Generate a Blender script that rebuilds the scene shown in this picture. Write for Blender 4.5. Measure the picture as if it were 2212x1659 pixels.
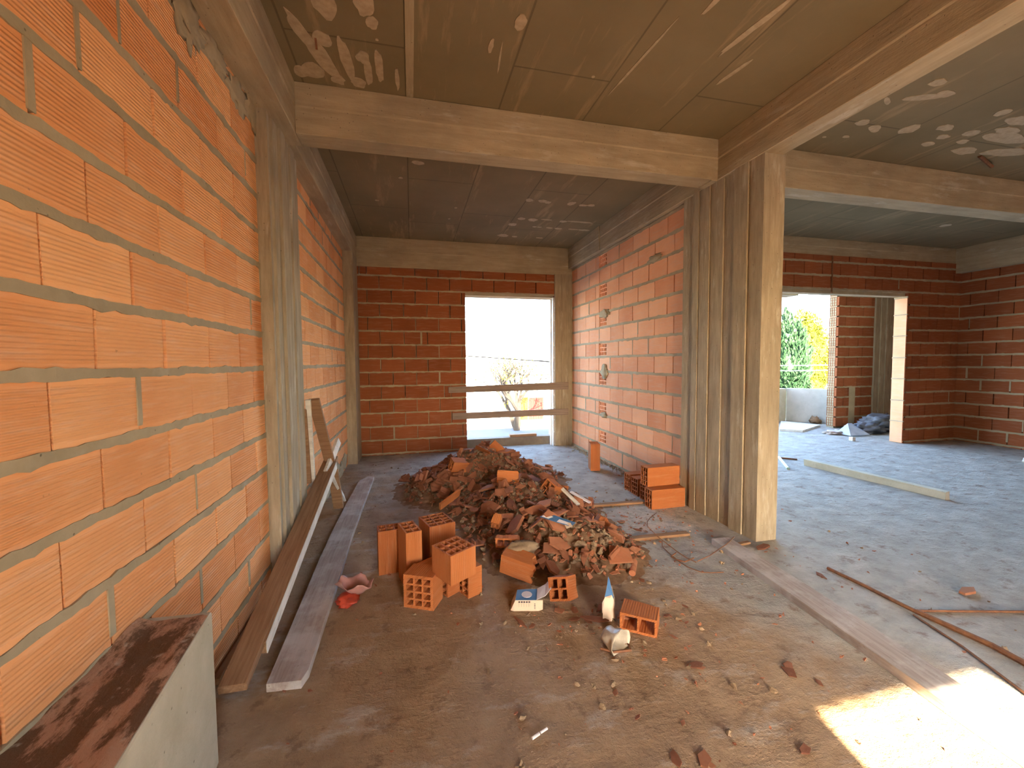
import bpy, bmesh, math, random
from mathutils import Vector, Matrix, Euler, noise
random.seed(7)
R = math.radians
S = bpy.context.scene
for o in list(bpy.data.objects): bpy.data.objects.remove(o)
COL = S.collection

# ---------------------------------------------------------------- camera
cam = bpy.data.cameras.new('camera'); cam_o = bpy.data.objects.new('camera', cam); COL.objects.link(cam_o)
cam.sensor_fit = 'HORIZONTAL'; cam.sensor_width = 36.0
cam.lens = 900.9 / 2212 * 36.0
cam.clip_start = 0.05; cam.clip_end = 300
rx = Vector((0.97218535, -0.23410006, -0.0072666))
uy = Vector((0.01908509, 0.04825904, 0.9986525))
bz = Vector((-0.23343393, -0.97101402, 0.05138455))
M = Matrix((rx, uy, bz)).transposed().to_4x4(); M.translation = Vector((0, 0, 1.289))
cam_o.matrix_world = M
S.camera = cam_o

# ---------------------------------------------------------------- light
W = bpy.data.worlds.new('world'); S.world = W; W.use_nodes = True
nt = W.node_tree; nt.nodes.clear()
wo = nt.nodes.new('ShaderNodeOutputWorld'); bg = nt.nodes.new('ShaderNodeBackground'); sky = nt.nodes.new('ShaderNodeTexSky')
sky.sky_type = 'NISHITA'; sky.sun_disc = False
SUN_EL = R(27.7)
SUN_DIR = Vector((0.20, 1.0, -math.tan(SUN_EL) * math.hypot(0.20, 1.0))).normalized()   # travel direction
sky.sun_elevation = SUN_EL
sky.sun_rotation = math.atan2(-SUN_DIR.x, -SUN_DIR.y)
sky.air_density = 1.0; sky.dust_density = 2.0; sky.ozone_density = 1.0
bg.inputs[1].default_value = 0.65
nt.links.new(sky.outputs[0], bg.inputs[0]); nt.links.new(bg.outputs[0], wo.inputs[0])
sl = bpy.data.lights.new('sun', 'SUN'); sl.energy = 26.0; sl.angle = R(0.6); sl.color = (1.0, 0.80, 0.55)
so = bpy.data.objects.new('sun', sl); COL.objects.link(so)
so.rotation_euler = SUN_DIR.to_track_quat('-Z', 'Y').to_euler()
S.view_settings.view_transform = 'Standard'; S.view_settings.look = 'None'
S.view_settings.gamma = 1.0; S.view_settings.use_curve_mapping = False
S.view_settings.exposure = 2.5
S.cycles.max_bounces = 14; S.cycles.diffuse_bounces = 10
S.cycles.sample_clamp_indirect = 8.0

# ---------------------------------------------------------------- materials
def mat(name):
    m = bpy.data.materials.new(name); m.use_nodes = True
    n = m.node_tree; b = n.nodes['Principled BSDF']
    b.inputs['Roughness'].default_value = 0.9
    b.inputs['Specular IOR Level'].default_value = 0.25
    return m, n, b
def N(n, t, **kw):
    x = n.nodes.new(t)
    for k, v in kw.items(): setattr(x, k, v)
    return x
def math_(n, op, a, b=None, clamp=False):
    x = N(n, 'ShaderNodeMath', operation=op); x.use_clamp = clamp
    for i, v in enumerate((a, b)):
        if v is None: continue
        if isinstance(v, (int, float)): x.inputs[i].default_value = v
        else: n.links.new(v, x.inputs[i])
    return x.outputs[0]
def mix(n, f, a, b):
    x = N(n, 'ShaderNodeMix', data_type='RGBA')
    for i, v in ((0, f), (6, a), (7, b)):
        if isinstance(v, (int, float)): x.inputs[i].default_value = v
        elif isinstance(v, tuple): x.inputs[i].default_value = (*v, 1)
        else: n.links.new(v, x.inputs[i])
    return x.outputs[2]
def coords(n, scale=(1, 1, 1), world=False, rot=(0, 0, 0)):
    tc = N(n, 'ShaderNodeTexCoord'); mp = N(n, 'ShaderNodeMapping')
    mp.inputs['Scale'].default_value = scale; mp.inputs['Rotation'].default_value = rot
    if world:
        g = N(n, 'ShaderNodeNewGeometry'); n.links.new(g.outputs['Position'], mp.inputs[0])
    else: n.links.new(tc.outputs['Object'], mp.inputs[0])
    return mp.outputs[0]
def noise_(n, vec, scale, detail=4, rough=0.55):
    x = N(n, 'ShaderNodeTexNoise'); x.inputs['Scale'].default_value = scale
    x.inputs['Detail'].default_value = detail; x.inputs['Roughness'].default_value = rough
    n.links.new(vec, x.inputs['Vector']); return x.outputs[0]
def ramp(n, f, p0, p1, c0=(0, 0, 0), c1=(1, 1, 1)):
    x = N(n, 'ShaderNodeValToRGB'); e = x.color_ramp.elements
    e[0].position = p0; e[1].position = p1; e[0].color = (*c0, 1); e[1].color = (*c1, 1)
    n.links.new(f, x.inputs[0]); return x.outputs[0]
def bump(n, b, h, strength=0.5, dist=0.01, prev=None):
    x = N(n, 'ShaderNodeBump'); x.inputs['Strength'].default_value = strength; x.inputs['Distance'].default_value = dist
    n.links.new(h, x.inputs['Height'])
    if prev: n.links.new(prev, x.inputs['Normal'])
    n.links.new(x.outputs[0], b.inputs['Normal']); return x.outputs[0]

def brick_mat(name, c_lo, c_hi, rib=0.0, z0=0.0, wall=False, dust=0.35, dustcol=(.62, .46, .36)):
    m, n, b = mat(name)
    at = N(n, 'ShaderNodeAttribute', attribute_name='tone')
    v = coords(n, world=wall)
    big = noise_(n, v, 3.0, 3); fine = noise_(n, v, 60, 5, .7)
    oi = N(n, 'ShaderNodeObjectInfo')
    tone = math_(n, 'ADD', at.outputs['Fac'], math_(n, 'MULTIPLY', math_(n, 'SUBTRACT', big, .5), .7))
    if not wall: tone = math_(n, 'ADD', tone, math_(n, 'MULTIPLY', math_(n, 'SUBTRACT', oi.outputs['Random'], .5), .8))
    c = ramp(n, tone, 0.05, 0.95, c_lo, c_hi)
    st = noise_(n, coords(n, (1, 1, 9) if wall else (1, 9, 9), world=wall), 5, 4, .6)
    c = mix(n, math_(n, 'MULTIPLY', ramp(n, st, .5, .8), dust), c, dustcol)
    spk = noise_(n, v, 35, 3, .6)
    c = mix(n, math_(n, 'MULTIPLY', ramp(n, spk, .72, .78), .35), c, (.16, .08, .045))
    n.links.new(c, b.inputs['Base Color'])
    sx = N(n, 'ShaderNodeSeparateXYZ'); n.links.new(v, sx.inputs[0])
    h = math_(n, 'MULTIPLY', fine, .35)
    if rib:
        zz = sx.outputs[2] if wall else math_(n, 'ADD', sx.outputs[2], sx.outputs[1])
        w = math_(n, 'SINE', math_(n, 'MULTIPLY', zz, 2 * math.pi / .0118))
        if wall:
            fr = math_(n, 'FRACT', math_(n, 'ADD', math_(n, 'DIVIDE', math_(n, 'SUBTRACT', zz, z0), .19), 20.0))
            mk = math_(n, 'GREATER_THAN', .36, math_(n, 'ABSOLUTE', math_(n, 'SUBTRACT', fr, .5)))
            w = math_(n, 'MULTIPLY', w, mk)
        h = math_(n, 'ADD', h, math_(n, 'MULTIPLY', w, rib))
    bump(n, b, h, 1.0, .0035)
    return m
def concrete_mat(name, c0, c1, grain=(1, 1, 1), world=True, stain=(.20, .16, .11), bs=.6, pale=(.6, .56, .46)):
    m, n, b = mat(name)
    v = coords(n, world=world); g = coords(n, grain, world=world)
    a = noise_(n, v, 1.6, 6, .6); s = noise_(n, g, 4.0, 6, .65); f = noise_(n, v, 70, 4, .7)
    c = ramp(n, s, .3, .7, c0, c1)
    c = mix(n, math_(n, 'MULTIPLY', ramp(n, a, .45, .75), .55), c, stain)
    pl = noise_(n, coords(n, tuple(.6 * t + .4 for t in grain), world=world), 2.3, 5, .7)
    c = mix(n, math_(n, 'MULTIPLY', ramp(n, pl, .58, .7), .5), c, pale)
    vo = N(n, 'ShaderNodeTexVoronoi'); vo.inputs['Scale'].default_value = 26; n.links.new(v, vo.inputs['Vector'])
    pit = ramp(n, vo.outputs['Distance'], .04, .10)
    c = mix(n, math_(n, 'MULTIPLY', math_(n, 'SUBTRACT', 1.0, pit), .6), c, (.08, .06, .045))
    n.links.new(c, b.inputs['Base Color'])
    h = math_(n, 'ADD', math_(n, 'MULTIPLY', s, 1.2), math_(n, 'MULTIPLY', f, .25))
    h = math_(n, 'ADD', h, math_(n, 'MULTIPLY', pit, .35))
    bump(n, b, h, bs, .008)
    return m
def plain(name, col, rough=.8, col2=None, sc=12, bs=.25, metallic=0, grain=(1, 1, 1)):
    m, n, b = mat(name); b.inputs['Roughness'].default_value = rough; b.inputs['Metallic'].default_value = metallic
    v = coords(n, grain); a = noise_(n, v, sc, 5, .6)
    n.links.new(ramp(n, a, .3, .7, col, col2 or tuple(.75 * x for x in col)), b.inputs['Base Color'])
    bump(n, b, a, bs, .004)
    return m

MB = {}
MB['brick_left'] = brick_mat('brick_left', (.66, .25, .085), (.90, .48, .22), rib=.4, z0=1.267, wall=True, dust=.4, dustcol=(.80, .58, .42))
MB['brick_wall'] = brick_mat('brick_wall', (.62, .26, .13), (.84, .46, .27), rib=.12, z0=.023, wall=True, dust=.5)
MB['brick_shaded'] = brick_mat('brick_shaded', (.23, .068, .024), (.33, .105, .04), rib=.1, z0=.023, wall=True, dust=.15)  # same brick as the lit walls, with the rear shade put into its colour
MB['brick'] = brick_mat('brick', (.36, .115, .035), (.50, .175, .055), rib=.16, dust=.12)
MB['shard'] = brick_mat('shard', (.28, .105, .055), (.50, .21, .11), rib=.15, dust=.35, dustcol=(.45, .33, .25))
MB['mortar'] = concrete_mat('mortar', (.32, .265, .165), (.44, .37, .25), world=True, stain=(.22, .185, .125), pale=(.46, .42, .33))
MB['col_v'] = concrete_mat('concrete_vertical', (.27, .22, .15), (.44, .37, .26), grain=(7, 7, .8))
MB['beam_x'] = concrete_mat('concrete_along_x', (.35, .285, .18), (.47, .39, .26), grain=(.7, 6, 6))
MB['beam_y'] = concrete_mat('concrete_along_y', (.35, .285, .18), (.47, .39, .26), grain=(6, .7, 6))
MB['block'] = concrete_mat('concrete_block', (.42, .38, .28), (.56, .52, .41), grain=(1, 1, 1), stain=(.34, .29, .20))
MB['parapet'] = concrete_mat('concrete_parapet', (.42, .42, .40), (.55, .55, .53), stain=(.36, .36, .34))
MB['curb'] = concrete_mat('curb_concrete', (.15, .12, .09), (.24, .19, .14), stain=(.10, .08, .06), pale=(.30, .25, .19))
MB['patch'] = plain('plaster_patch', (.50, .41, .28), .9, (.38, .30, .20), 30)

def ceiling_mat():
    m, n, b = mat('ceiling_concrete'); v = coords(n, world=True)
    a = noise_(n, v, 1.1, 5, .6); s = noise_(n, coords(n, (4, .5, 1), world=True), 2.5, 6, .65); f = noise_(n, v, 60, 4, .7)
    c = ramp(n, a, .3, .7, (.185, .150, .085), (.26, .21, .125))
    c = mix(n, math_(n, 'MULTIPLY', ramp(n, s, .56, .68), .45), c, (.46, .34, .20))
    bt = N(n, 'ShaderNodeTexBrick'); bt.inputs['Scale'].default_value = 1.0
    bt.inputs['Brick Width'].default_value = 1.22; bt.inputs['Row Height'].default_value = .61
    bt.inputs['Mortar Size'].default_value = .006; bt.offset = .35; bt.inputs['Mortar Smooth'].default_value = .3
    bt.inputs['Color1'].default_value = (1, 1, 1, 1); bt.inputs['Color2'].default_value = (.9, .9, .9, 1); bt.inputs['Mortar'].default_value = (.0, .0, .0, 1)
    n.links.new(coords(n, world=True, rot=(0, 0, R(90))), bt.inputs['Vector'])
    c = mix(n, math_(n, 'MULTIPLY', math_(n, 'SUBTRACT', 1.0, bt.outputs['Color']), .6), c, (.10, .08, .05))
    n.links.new(c, b.inputs['Base Color'])
    bump(n, b, math_(n, 'ADD', math_(n, 'MULTIPLY', bt.outputs['Fac'], -1.0), math_(n, 'MULTIPLY', f, .2)), .5, .006)
    return m
MB['ceiling'] = ceiling_mat()
def floor_mat():
    m, n, b = mat('dusty_concrete_floor'); v = coords(n, world=True)
    sx = N(n, 'ShaderNodeSeparateXYZ'); n.links.new(v, sx.inputs[0]); X, Y = sx.outputs[0], sx.outputs[1]
    a = noise_(n, v, .9, 5, .6); md = noise_(n, v, 5, 6, .65); f = noise_(n, v, 55, 5, .75)
    sm = noise_(n, coords(n, (.8, 1.7, 1), world=True, rot=(0, 0, .4)), 3.6, 7, .72)
    grey = ramp(n, md, .3, .7, (.28, .26, .225), (.45, .43, .385))
    brown = ramp(n, md, .3, .75, (.30, .195, .11), (.44, .31, .19))
    # brown brick dust lies around the rubble and in the front of the room; grey bare screed elsewhere
    d = math_(n, 'ADD', math_(n, 'MULTIPLY', Y, .22), math_(n, 'MULTIPLY', X, .33))
    d = math_(n, 'ADD', d, math_(n, 'MULTIPLY', math_(n, 'SUBTRACT', a, .5), 1.3))
    fac = ramp(n, d, .75, 1.55)
    c = mix(n, fac, brown, grey)
    c = mix(n, math_(n, 'MULTIPLY', ramp(n, sm, .54, .66), .55), c, (.52, .48, .42))
    c = mix(n, math_(n, 'MULTIPLY', ramp(n, noise_(n, v, 9, 5, .7), .56, .66), .6), c, (.17, .10, .06))
    dx = math_(n, 'DIVIDE', math_(n, 'SUBTRACT', X, 1.95), .42); dy = math_(n, 'DIVIDE', math_(n, 'SUBTRACT', Y, 3.0), .42)
    rr = math_(n, 'ADD', math_(n, 'MULTIPLY', dx, dx), math_(n, 'MULTIPLY', dy, dy))
    pm_ = math_(n, 'MULTIPLY', ramp(n, math_(n, 'SUBTRACT', 1.25, rr), .2, .9), ramp(n, noise_(n, v, 12, 5, .75), .42, .55))
    c = mix(n, math_(n, 'MULTIPLY', pm_, .8), c, (.60, .54, .47))
    n.links.new(c, b.inputs['Base Color'])
    h = math_(n, 'ADD', math_(n, 'MULTIPLY', md, 1.6), math_(n, 'MULTIPLY', f, .45)); h = math_(n, 'ADD', h, math_(n, 'MULTIPLY', sm, 1.4))
    bump(n, b, h, 1.0, .022); b.inputs['Roughness'].default_value = .75
    return m
MB['floor'] = floor_mat()
def wood_mat(name, c0, c1, white=None):
    m, n, b = mat(name)
    g = coords(n, (1.2, 22, 22)); s = noise_(n, g, 3, 6, .65); a = noise_(n, coords(n), 6, 5, .6)
    c = ramp(n, s, .3, .7, c0, c1)
    if white: c = mix(n, math_(n, 'MULTIPLY', ramp(n, a, .45, .62), .7), c, white)
    sp = noise_(n, coords(n, (3, 6, 6)), 14, 3, .6)
    c = mix(n, math_(n, 'MULTIPLY', ramp(n, sp, .68, .73), .7), c, (.10, .06, .04))
    n.links.new(c, b.inputs['Base Color']); bump(n, b, s, .5, .004)
    return m
MB['wood_grey'] = wood_mat('weathered_wood', (.28, .23, .20), (.44, .38, .34), (.52, .50, .48))
MB['wood_brown'] = wood_mat('brown_wood', (.20, .105, .05), (.34, .20, .11))
MB['wood_pale'] = wood_mat('cement_coated_wood', (.50, .47, .41), (.72, .69, .62), (.78, .76, .70))
MB['wood_rail'] = wood_mat('grey_rail_wood', (.20, .15, .12), (.33, .26, .21))
MB['steel'] = plain('rusty_steel', (.16, .075, .045), .7, (.28, .13, .06), 40, .3, .3)
MB['mortar_lump'] = plain('mortar_rubble', (.30, .22, .14), .95, (.19, .13, .08), 18, .8)
MB['soil'] = plain('rubble_soil', (.27, .17, .10), .95, (.17, .10, .055), 25, 1.0)
MB['cream'] = plain('cream_card', (.72, .60, .46), .7, (.62, .50, .38), 9, .1)
MB['white_card'] = plain('white_card', (.78, .76, .76), .6, (.65, .64, .68), 9, .1)
MB['blue_card'] = plain('glossy_blue_card', (.05, .14, .30), .18, (.10, .22, .42), 7, .05)
MB['ink'] = plain('dark_print', (.08, .07, .08), .7, (.10, .09, .10))
MB['plastic'] = plain('dusty_clear_plastic', (.66, .62, .52), .35, (.45, .40, .32), 25, .4)
MB['red_bag'] = plain('red_plastic', (.55, .07, .03), .35, (.35, .05, .03), 14, .5)
MB['pink_bag'] = plain('pink_plastic', (.55, .30, .28), .35, (.40, .22, .18), 14, .5)
MB['tarp'] = plain('dark_grey_sheet', (.085, .085, .095), .5, (.15, .15, .17), 10, .6)
MB['tarp_light'] = plain('grey_sheet_flap', (.40, .43, .48), .4, (.30, .33, .38), 10, .3)
MB['rag'] = plain('pale_rag', (.58, .50, .46), .9, (.42, .36, .34), 14, .6)
MB['pipe'] = plain('pale_green_pipe', (.50, .72, .66), .4, (.45, .66, .60))
MB['asphalt'] = plain('street_asphalt', (.055, .075, .11), .9, (.045, .062, .09), 1.0)
MB['pave'] = plain('street_pavement', (.62, .58, .50), .9, (.55, .51, .44), 1.0)
MB['white_wall'] = plain('white_render', (.80, .80, .78), .9, (.74, .74, .72), 1.0)
MB['blue_wall'] = plain('pale_blue_render', (.16, .21, .23), .9, (.14, .19, .21), 1.0)
MB['red_door'] = plain('red_metal', (.10, .008, .006), .5, (.08, .006, .006), 3)
MB['orange'] = plain('orange_metal', (.20, .03, .004), .5, (.20, .07, .004), 3)
MB['bark'] = plain('grey_bark', (.030, .027, .024), .9, (.02, .017, .015), 12)
MB['leaf_yellow'] = plain('yellow_green_leaves', (.11, .12, .004), .7, (.07, .085, .004), 4)
MB['leaf_green'] = plain('green_leaves', (.016, .050, .018), .7, (.007, .026, .012), 4)
MB['leaf_lime'] = plain('fresh_green_leaves', (.030, .060, .010), .7, (.020, .040, .008), 4)
MB['dry'] = plain('dry_brush', (.12, .085, .05), .9, (.06, .04, .025), 6)
MB['cable'] = plain('cable_sheath', (.03, .018, .012), .6)
MB['wire_rail'] = plain('pale_cable', (.55, .60, .66), .4)

# ---------------------------------------------------------------- mesh helpers
class Mesh:
    def __init__(s): s.v = []; s.f = []; s.t = []; s.m = []; s.mi = 0
    def face(s, pts, tone=.5):
        k = len(s.v); s.v += [tuple(p) for p in pts]; s.f.append(tuple(range(k, k + len(pts)))); s.t.append(tone); s.m.append(s.mi)
    def solid(s, v8, tone=.5):
        k = len(s.v); s.v += [tuple(p) for p in v8]
        for q in ((0, 3, 2, 1), (4, 5, 6, 7), (0, 1, 5, 4), (1, 2, 6, 5), (2, 3, 7, 6), (3, 0, 4, 7)):
            s.f.append(tuple(k + i for i in q)); s.t.append(tone); s.m.append(s.mi)
    def box(s, x0, x1, y0, y1, z0, z1, tone=.5, j=0):
        r = lambda: random.uniform(-j, j) if j else 0
        s.solid([(x + r(), y + r(), z + r()) for z in (z0, z1) for x, y in ((x0, y0), (x1, y0), (x1, y1), (x0, y1))], tone)
    def beam(s, p, q, w, h, up=(0, 0, 1), tone=.5, w1=None, h1=None):
        p, q = Vector(p), Vector(q); d = (q - p).normalized(); u = Vector(up)
        sd = d.cross(u).normalized(); u = sd.cross(d)
        v = []
        for c, ww, hh in ((p, w, h), (q, w1 or w, h1 or h)):
            v += [c - sd * ww / 2 - u * hh / 2, c + sd * ww / 2 - u * hh / 2, c + sd * ww / 2 + u * hh / 2, c - sd * ww / 2 + u * hh / 2]
        s.solid(v, tone)
    def tube(s, pts, r, n=6, r1=None):
        pts = [Vector(p) for p in pts]; rings = []
        for i, p in enumerate(pts):
            d = (pts[min(i + 1, len(pts) - 1)] - pts[max(i - 1, 0)]).normalized()
            a = d.cross(Vector((0, 0, 1)) if abs(d.z) < .9 else Vector((1, 0, 0))).normalized(); b = d.cross(a)
            rr = r if r1 is None else r + (r1 - r) * i / (len(pts) - 1)
            k = len(s.v); s.v += [tuple(p + (a * math.cos(t) + b * math.sin(t)) * rr) for t in [2 * math.pi * j / n for j in range(n)]]
            rings.append(k)
        for k, l in zip(rings, rings[1:]):
            for j in range(n): s.f.append((k + j, k + (j + 1) % n, l + (j + 1) % n, l + j)); s.t.append(.5); s.m.append(s.mi)
        s.f.append(tuple(rings[0] + j for j in range(n))[::-1]); s.t.append(.5); s.m.append(s.mi)
        s.f.append(tuple(rings[-1] + j for j in range(n))); s.t.append(.5); s.m.append(s.mi)
    def prism(s, prof, a, b, axis, tone=.5):
        """profile polygon of (p,q) pairs extruded from a to b along axis"""
        def P(pq, t): return {'x': (t, pq[0], pq[1]), 'y': (pq[0], t, pq[1]), 'z': (pq[0], pq[1], t)}[axis]
        n = len(prof); k = len(s.v); s.v += [P(c, a) for c in prof] + [P(c, b) for c in prof]
        for i in range(n):
            j = (i + 1) % n; s.f.append((k + i, k + j, k + n + j, k + n + i)); s.t.append(tone); s.m.append(s.mi)
        s.f.append(tuple(k + i for i in range(n))[::-1]); s.f.append(tuple(k + n + i for i in range(n))); s.t += [tone, tone]; s.m += [s.mi] * 2
    def build(s, name, mats, parent=None, bevel=0, smooth=False, loc=None, recalc=True):
        me = bpy.data.meshes.new(name); me.from_pydata(s.v, [], s.f)
        a = me.attributes.new('tone', 'FLOAT', 'FACE'); a.data.foreach_set('value', s.t)
        for m in (mats if isinstance(mats, (list, tuple)) else [mats]): me.materials.append(m)
        me.polygons.foreach_set('material_index', s.m)
        if smooth: me.polygons.foreach_set('use_smooth', [True] * len(me.polygons))
        if recalc:
            bm = bmesh.new(); bm.from_mesh(me); bmesh.ops.recalc_face_normals(bm, faces=bm.faces)
            if bevel:
                es = [e for e in bm.edges if len(e.link_faces) == 2 and e.calc_face_angle(0) > .6]
                bmesh.ops.bevel(bm, geom=es, offset=bevel, segments=1, affect='EDGES', clamp_overlap=True)
            bm.to_mesh(me); bm.free()
        o = bpy.data.objects.new(name, me); COL.objects.link(o); o.parent = parent
        if loc: o.location = loc
        return o
def tag(o, label=None, cat=None, group=None, kind=None):
    for k, v in (('label', label), ('category', cat), ('group', group), ('kind', kind)):
        if v: o[k] = v
    return o
def empty(name, loc, rz=0, rot=None):
    o = bpy.data.objects.new(name, None); COL.objects.link(o); o.location = loc; o.rotation_euler = rot or (0, 0, rz)
    o.empty_display_size = .1
    return o
def struct(o, label=None): return tag(o, label, kind='structure')

# ---------------------------------------------------------------- brick walls
C = .19; BL = .3216
def brick_wall(mb_b, mb_m, O, U, Nn, length, z0, z1, phase, joints, T, openings=(), skin=.045, lintel=True, rj=.0015, mort_on=True, vm=.12, slots=(), skip=None, holes=None, jg=.0055, mt=1.0):
    """O origin, U along, Nn outward normal, mb_b bricks, mb_m mortar. openings: (u0,u1,za,zb)"""
    O, U, Nn = Vector(O), Vector(U), Vector(Nn)
    def P(u, d, z): return O + U * u - Nn * d + Vector((0, 0, z))
    # core
    us = sorted({0, length, *[o[0] for o in openings], *[o[1] for o in openings], *[s[0] for s in slots], *[s[1] for s in slots]})
    zs = sorted({z0, z1, *[min(max(o[2], z0), z1) for o in openings], *[min(max(o[3], z0), z1) for o in openings], *[s[2] for s in slots], *[s[3] for s in slots]})
    def free(u, z): return any(o[0] < u < o[1] and o[2] < z < o[3] for o in (*openings, *slots))
    for a, b in zip(us, us[1:]):
        for c, d in zip(zs, zs[1:]):
            if free((a + b) / 2, (c + d) / 2): continue
            mb_m.solid([P(u, dd, z) for z in (c, d) for u, dd in ((a, skin), (b, skin), (b, T), (a, T))])
    k0 = math.floor((z0 - phase) / C); k1 = math.ceil((z1 - phase) / C)
    for k in range(k0, k1 + 1):
        zb, zt = phase + k * C, phase + (k + 1) * C
        if zt <= z0 + .02 or zb >= z1 - .02: continue
        j0 = joints[k % 2]
        i = math.floor((0 - j0) / BL)
        while j0 + i * BL < length:
            a, b = j0 + i * BL, j0 + (i + 1) * BL; i += 1
            a += random.uniform(-.0018, .0018); b += random.uniform(-.0018, .0018)
            segs = [(max(a + jg, 0), min(b - jg, length))]
            za, zc = max(zb + .011 * mt, z0), min(zt - .011 * mt, z1)
            for (o0, o1, oa, ob) in (*openings, *slots):
                if oa < zc - .03 and ob > za + .03:
                    ns = []
                    for s0, s1 in segs:
                        if o1 <= s0 or o0 >= s1: ns.append((s0, s1)); continue
                        if o0 > s0: ns.append((s0, min(o0, s1)))
                        if o1 < s1: ns.append((max(o1, s0), s1))
                    segs = ns
            tone = random.gauss(.5, .17); dd = random.uniform(-rj, rj)
            for s0, s1 in segs:
                if s1 - s0 < .015: continue
                if skip and skip(s0, s1, k): continue
                jj = lambda: random.uniform(-.0015, .0015)
                mb_b.solid([P(u + jj(), e + jj(), z + jj()) for z in (za, zc) for u, e in ((s0, dd), (s1, dd), (s1, skin), (s0, skin))], tone)
                if random.random() < vm:   # mortar squeezed into the vertical joint
                    w = random.uniform(.006, .02); t0, t1 = za + random.uniform(0, .04), zc
                    mb_m.solid([P(u, e, z) for z in (t0, t1) for u, e in ((s1 - w * .3, -.003), (s1 + w, -.002), (s1 + w, skin), (s1 - w * .3, skin))])
        # bed joint ribbon with ragged edges
        if mort_on and z0 + .01 < zt < z1 - .01:
            n = max(2, int(length / .028)); prev = None
            for q in range(n + 1):
                u = length * q / n
                if free(u, zt): prev = None; continue
                t = .012 * mt + .006 * noise.noise(Vector((u * 6, zt * 9, O.x))) + .009 * max(0, noise.noise(Vector((u * 21, zt * 31, O.y)))) + random.uniform(-.001, .0025)
                bt = .012 * mt + .005 * noise.noise(Vector((u * 7, zt * 13, 5 + O.x))) + .012 * max(0, noise.noise(Vector((u * 17, zt * 23, 3)))) + random.uniform(-.001, .003)
                dp = -.0035 + .006 * noise.noise(Vector((u * 12, zt * 11, 9)))
                cur = (P(u, dp, zt - bt), P(u, dp - .001, zt + t), P(u, skin, zt + t * .7), P(u, skin, zt - bt * .7))
                if prev:
                    for e in range(3): mb_m.face((prev[e], cur[e], cur[e + 1], prev[e + 1]) if e < 3 else 0)
                    mb_m.face((prev[3], cur[3], cur[0], prev[0]))
                prev = cur
def wall_obj(name, brick, specs, label=None):
    b, m = Mesh(), Mesh()
    for s in specs: brick_wall(b, m, **s)
    # merge the bricks and the mortar of a wall into one mesh with two materials
    off = len(m.v); m.v += b.v; m.f += [tuple(off + i for i in f) for f in b.f]; m.t += b.t; m.m += [1] * len(b.f)
    o = m.build(name, [MB['mortar'], MB[brick]], recalc=True)
    return struct(o, label)
def hollow_end(mb, O, U, Vv, D, w, h, depth, nx, ny, wall=.012, web=.008, tone=.5):
    """hollow brick body with cells running along D; O corner, U and Vv span the end face"""
    O, U, Vv, D = map(Vector, (O, U, Vv, D))
    def cuts(tot, n):
        cell = (tot - 2 * wall - (n - 1) * web) / n; c = [0, wall]
        for i in range(n): c.append(c[-1] + cell); c.append(c[-1] + (web if i < n - 1 else wall))
        return c
    cx, cy = cuts(w, nx), cuts(h, ny)
    P = lambda a, b, d: O + U * a + Vv * b + D * d
    sol = lambda i, j: 0 <= i < len(cx) - 1 and 0 <= j < len(cy) - 1 and not (i % 2 and j % 2)
    for i in range(len(cx) - 1):
        for j in range(len(cy) - 1):
            if not sol(i, j): continue
            a0, a1, b0, b1 = cx[i], cx[i + 1], cy[j], cy[j + 1]
            for d in (0, depth): mb.face([P(a0, b0, d), P(a1, b0, d), P(a1, b1, d), P(a0, b1, d)], tone)
            for di, dj, e in ((-1, 0, ((a0, b0), (a0, b1))), (1, 0, ((a1, b0), (a1, b1))), (0, -1, ((a0, b0), (a1, b0))), (0, 1, ((a0, b1), (a1, b1)))):
                if not sol(i + di, j + dj): mb.face([P(*e[0], 0), P(*e[1], 0), P(*e[1], depth), P(*e[0], depth)], tone)
def weld(o, d=.0004):
    bm = bmesh.new(); bm.from_mesh(o.data); bmesh.ops.remove_doubles(bm, verts=bm.verts, dist=d)
    bmesh.ops.recalc_face_normals(bm, faces=bm.faces); bm.to_mesh(o.data); bm.free(); return o

def lump(mb, c, r, nu=20, nv=12, amp=.3, seed=0, fr=1.6):
    k = len(mb.v)
    for j in range(nv + 1):
        th = math.pi * j / nv
        for i in range(nu):
            p = 2 * math.pi * i / nu; d = Vector((math.sin(th) * math.cos(p), math.sin(th) * math.sin(p), math.cos(th)))
            s = 1 + amp * noise.noise(d * fr + Vector((seed * 7.1, seed, 0))) + amp * .5 * noise.noise(d * fr * 3 + Vector((seed, 0, 3)))
            mb.v.append((c[0] + d.x * r[0] * s, c[1] + d.y * r[1] * s, c[2] + d.z * r[2] * s))
    for j in range(nv):
        for i in range(nu):
            mb.f.append((k + j * nu + i, k + j * nu + (i + 1) % nu, k + (j + 1) * nu + (i + 1) % nu, k + (j + 1) * nu + i)); mb.t.append(.5); mb.m.append(mb.mi)
X = (1, 0, 0); Y = (0, 1, 0); Z = (0, 0, 1); NX = (-1, 0, 0); NY = (0, -1, 0)
ZC, ZB = 3.01, 2.703
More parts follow.
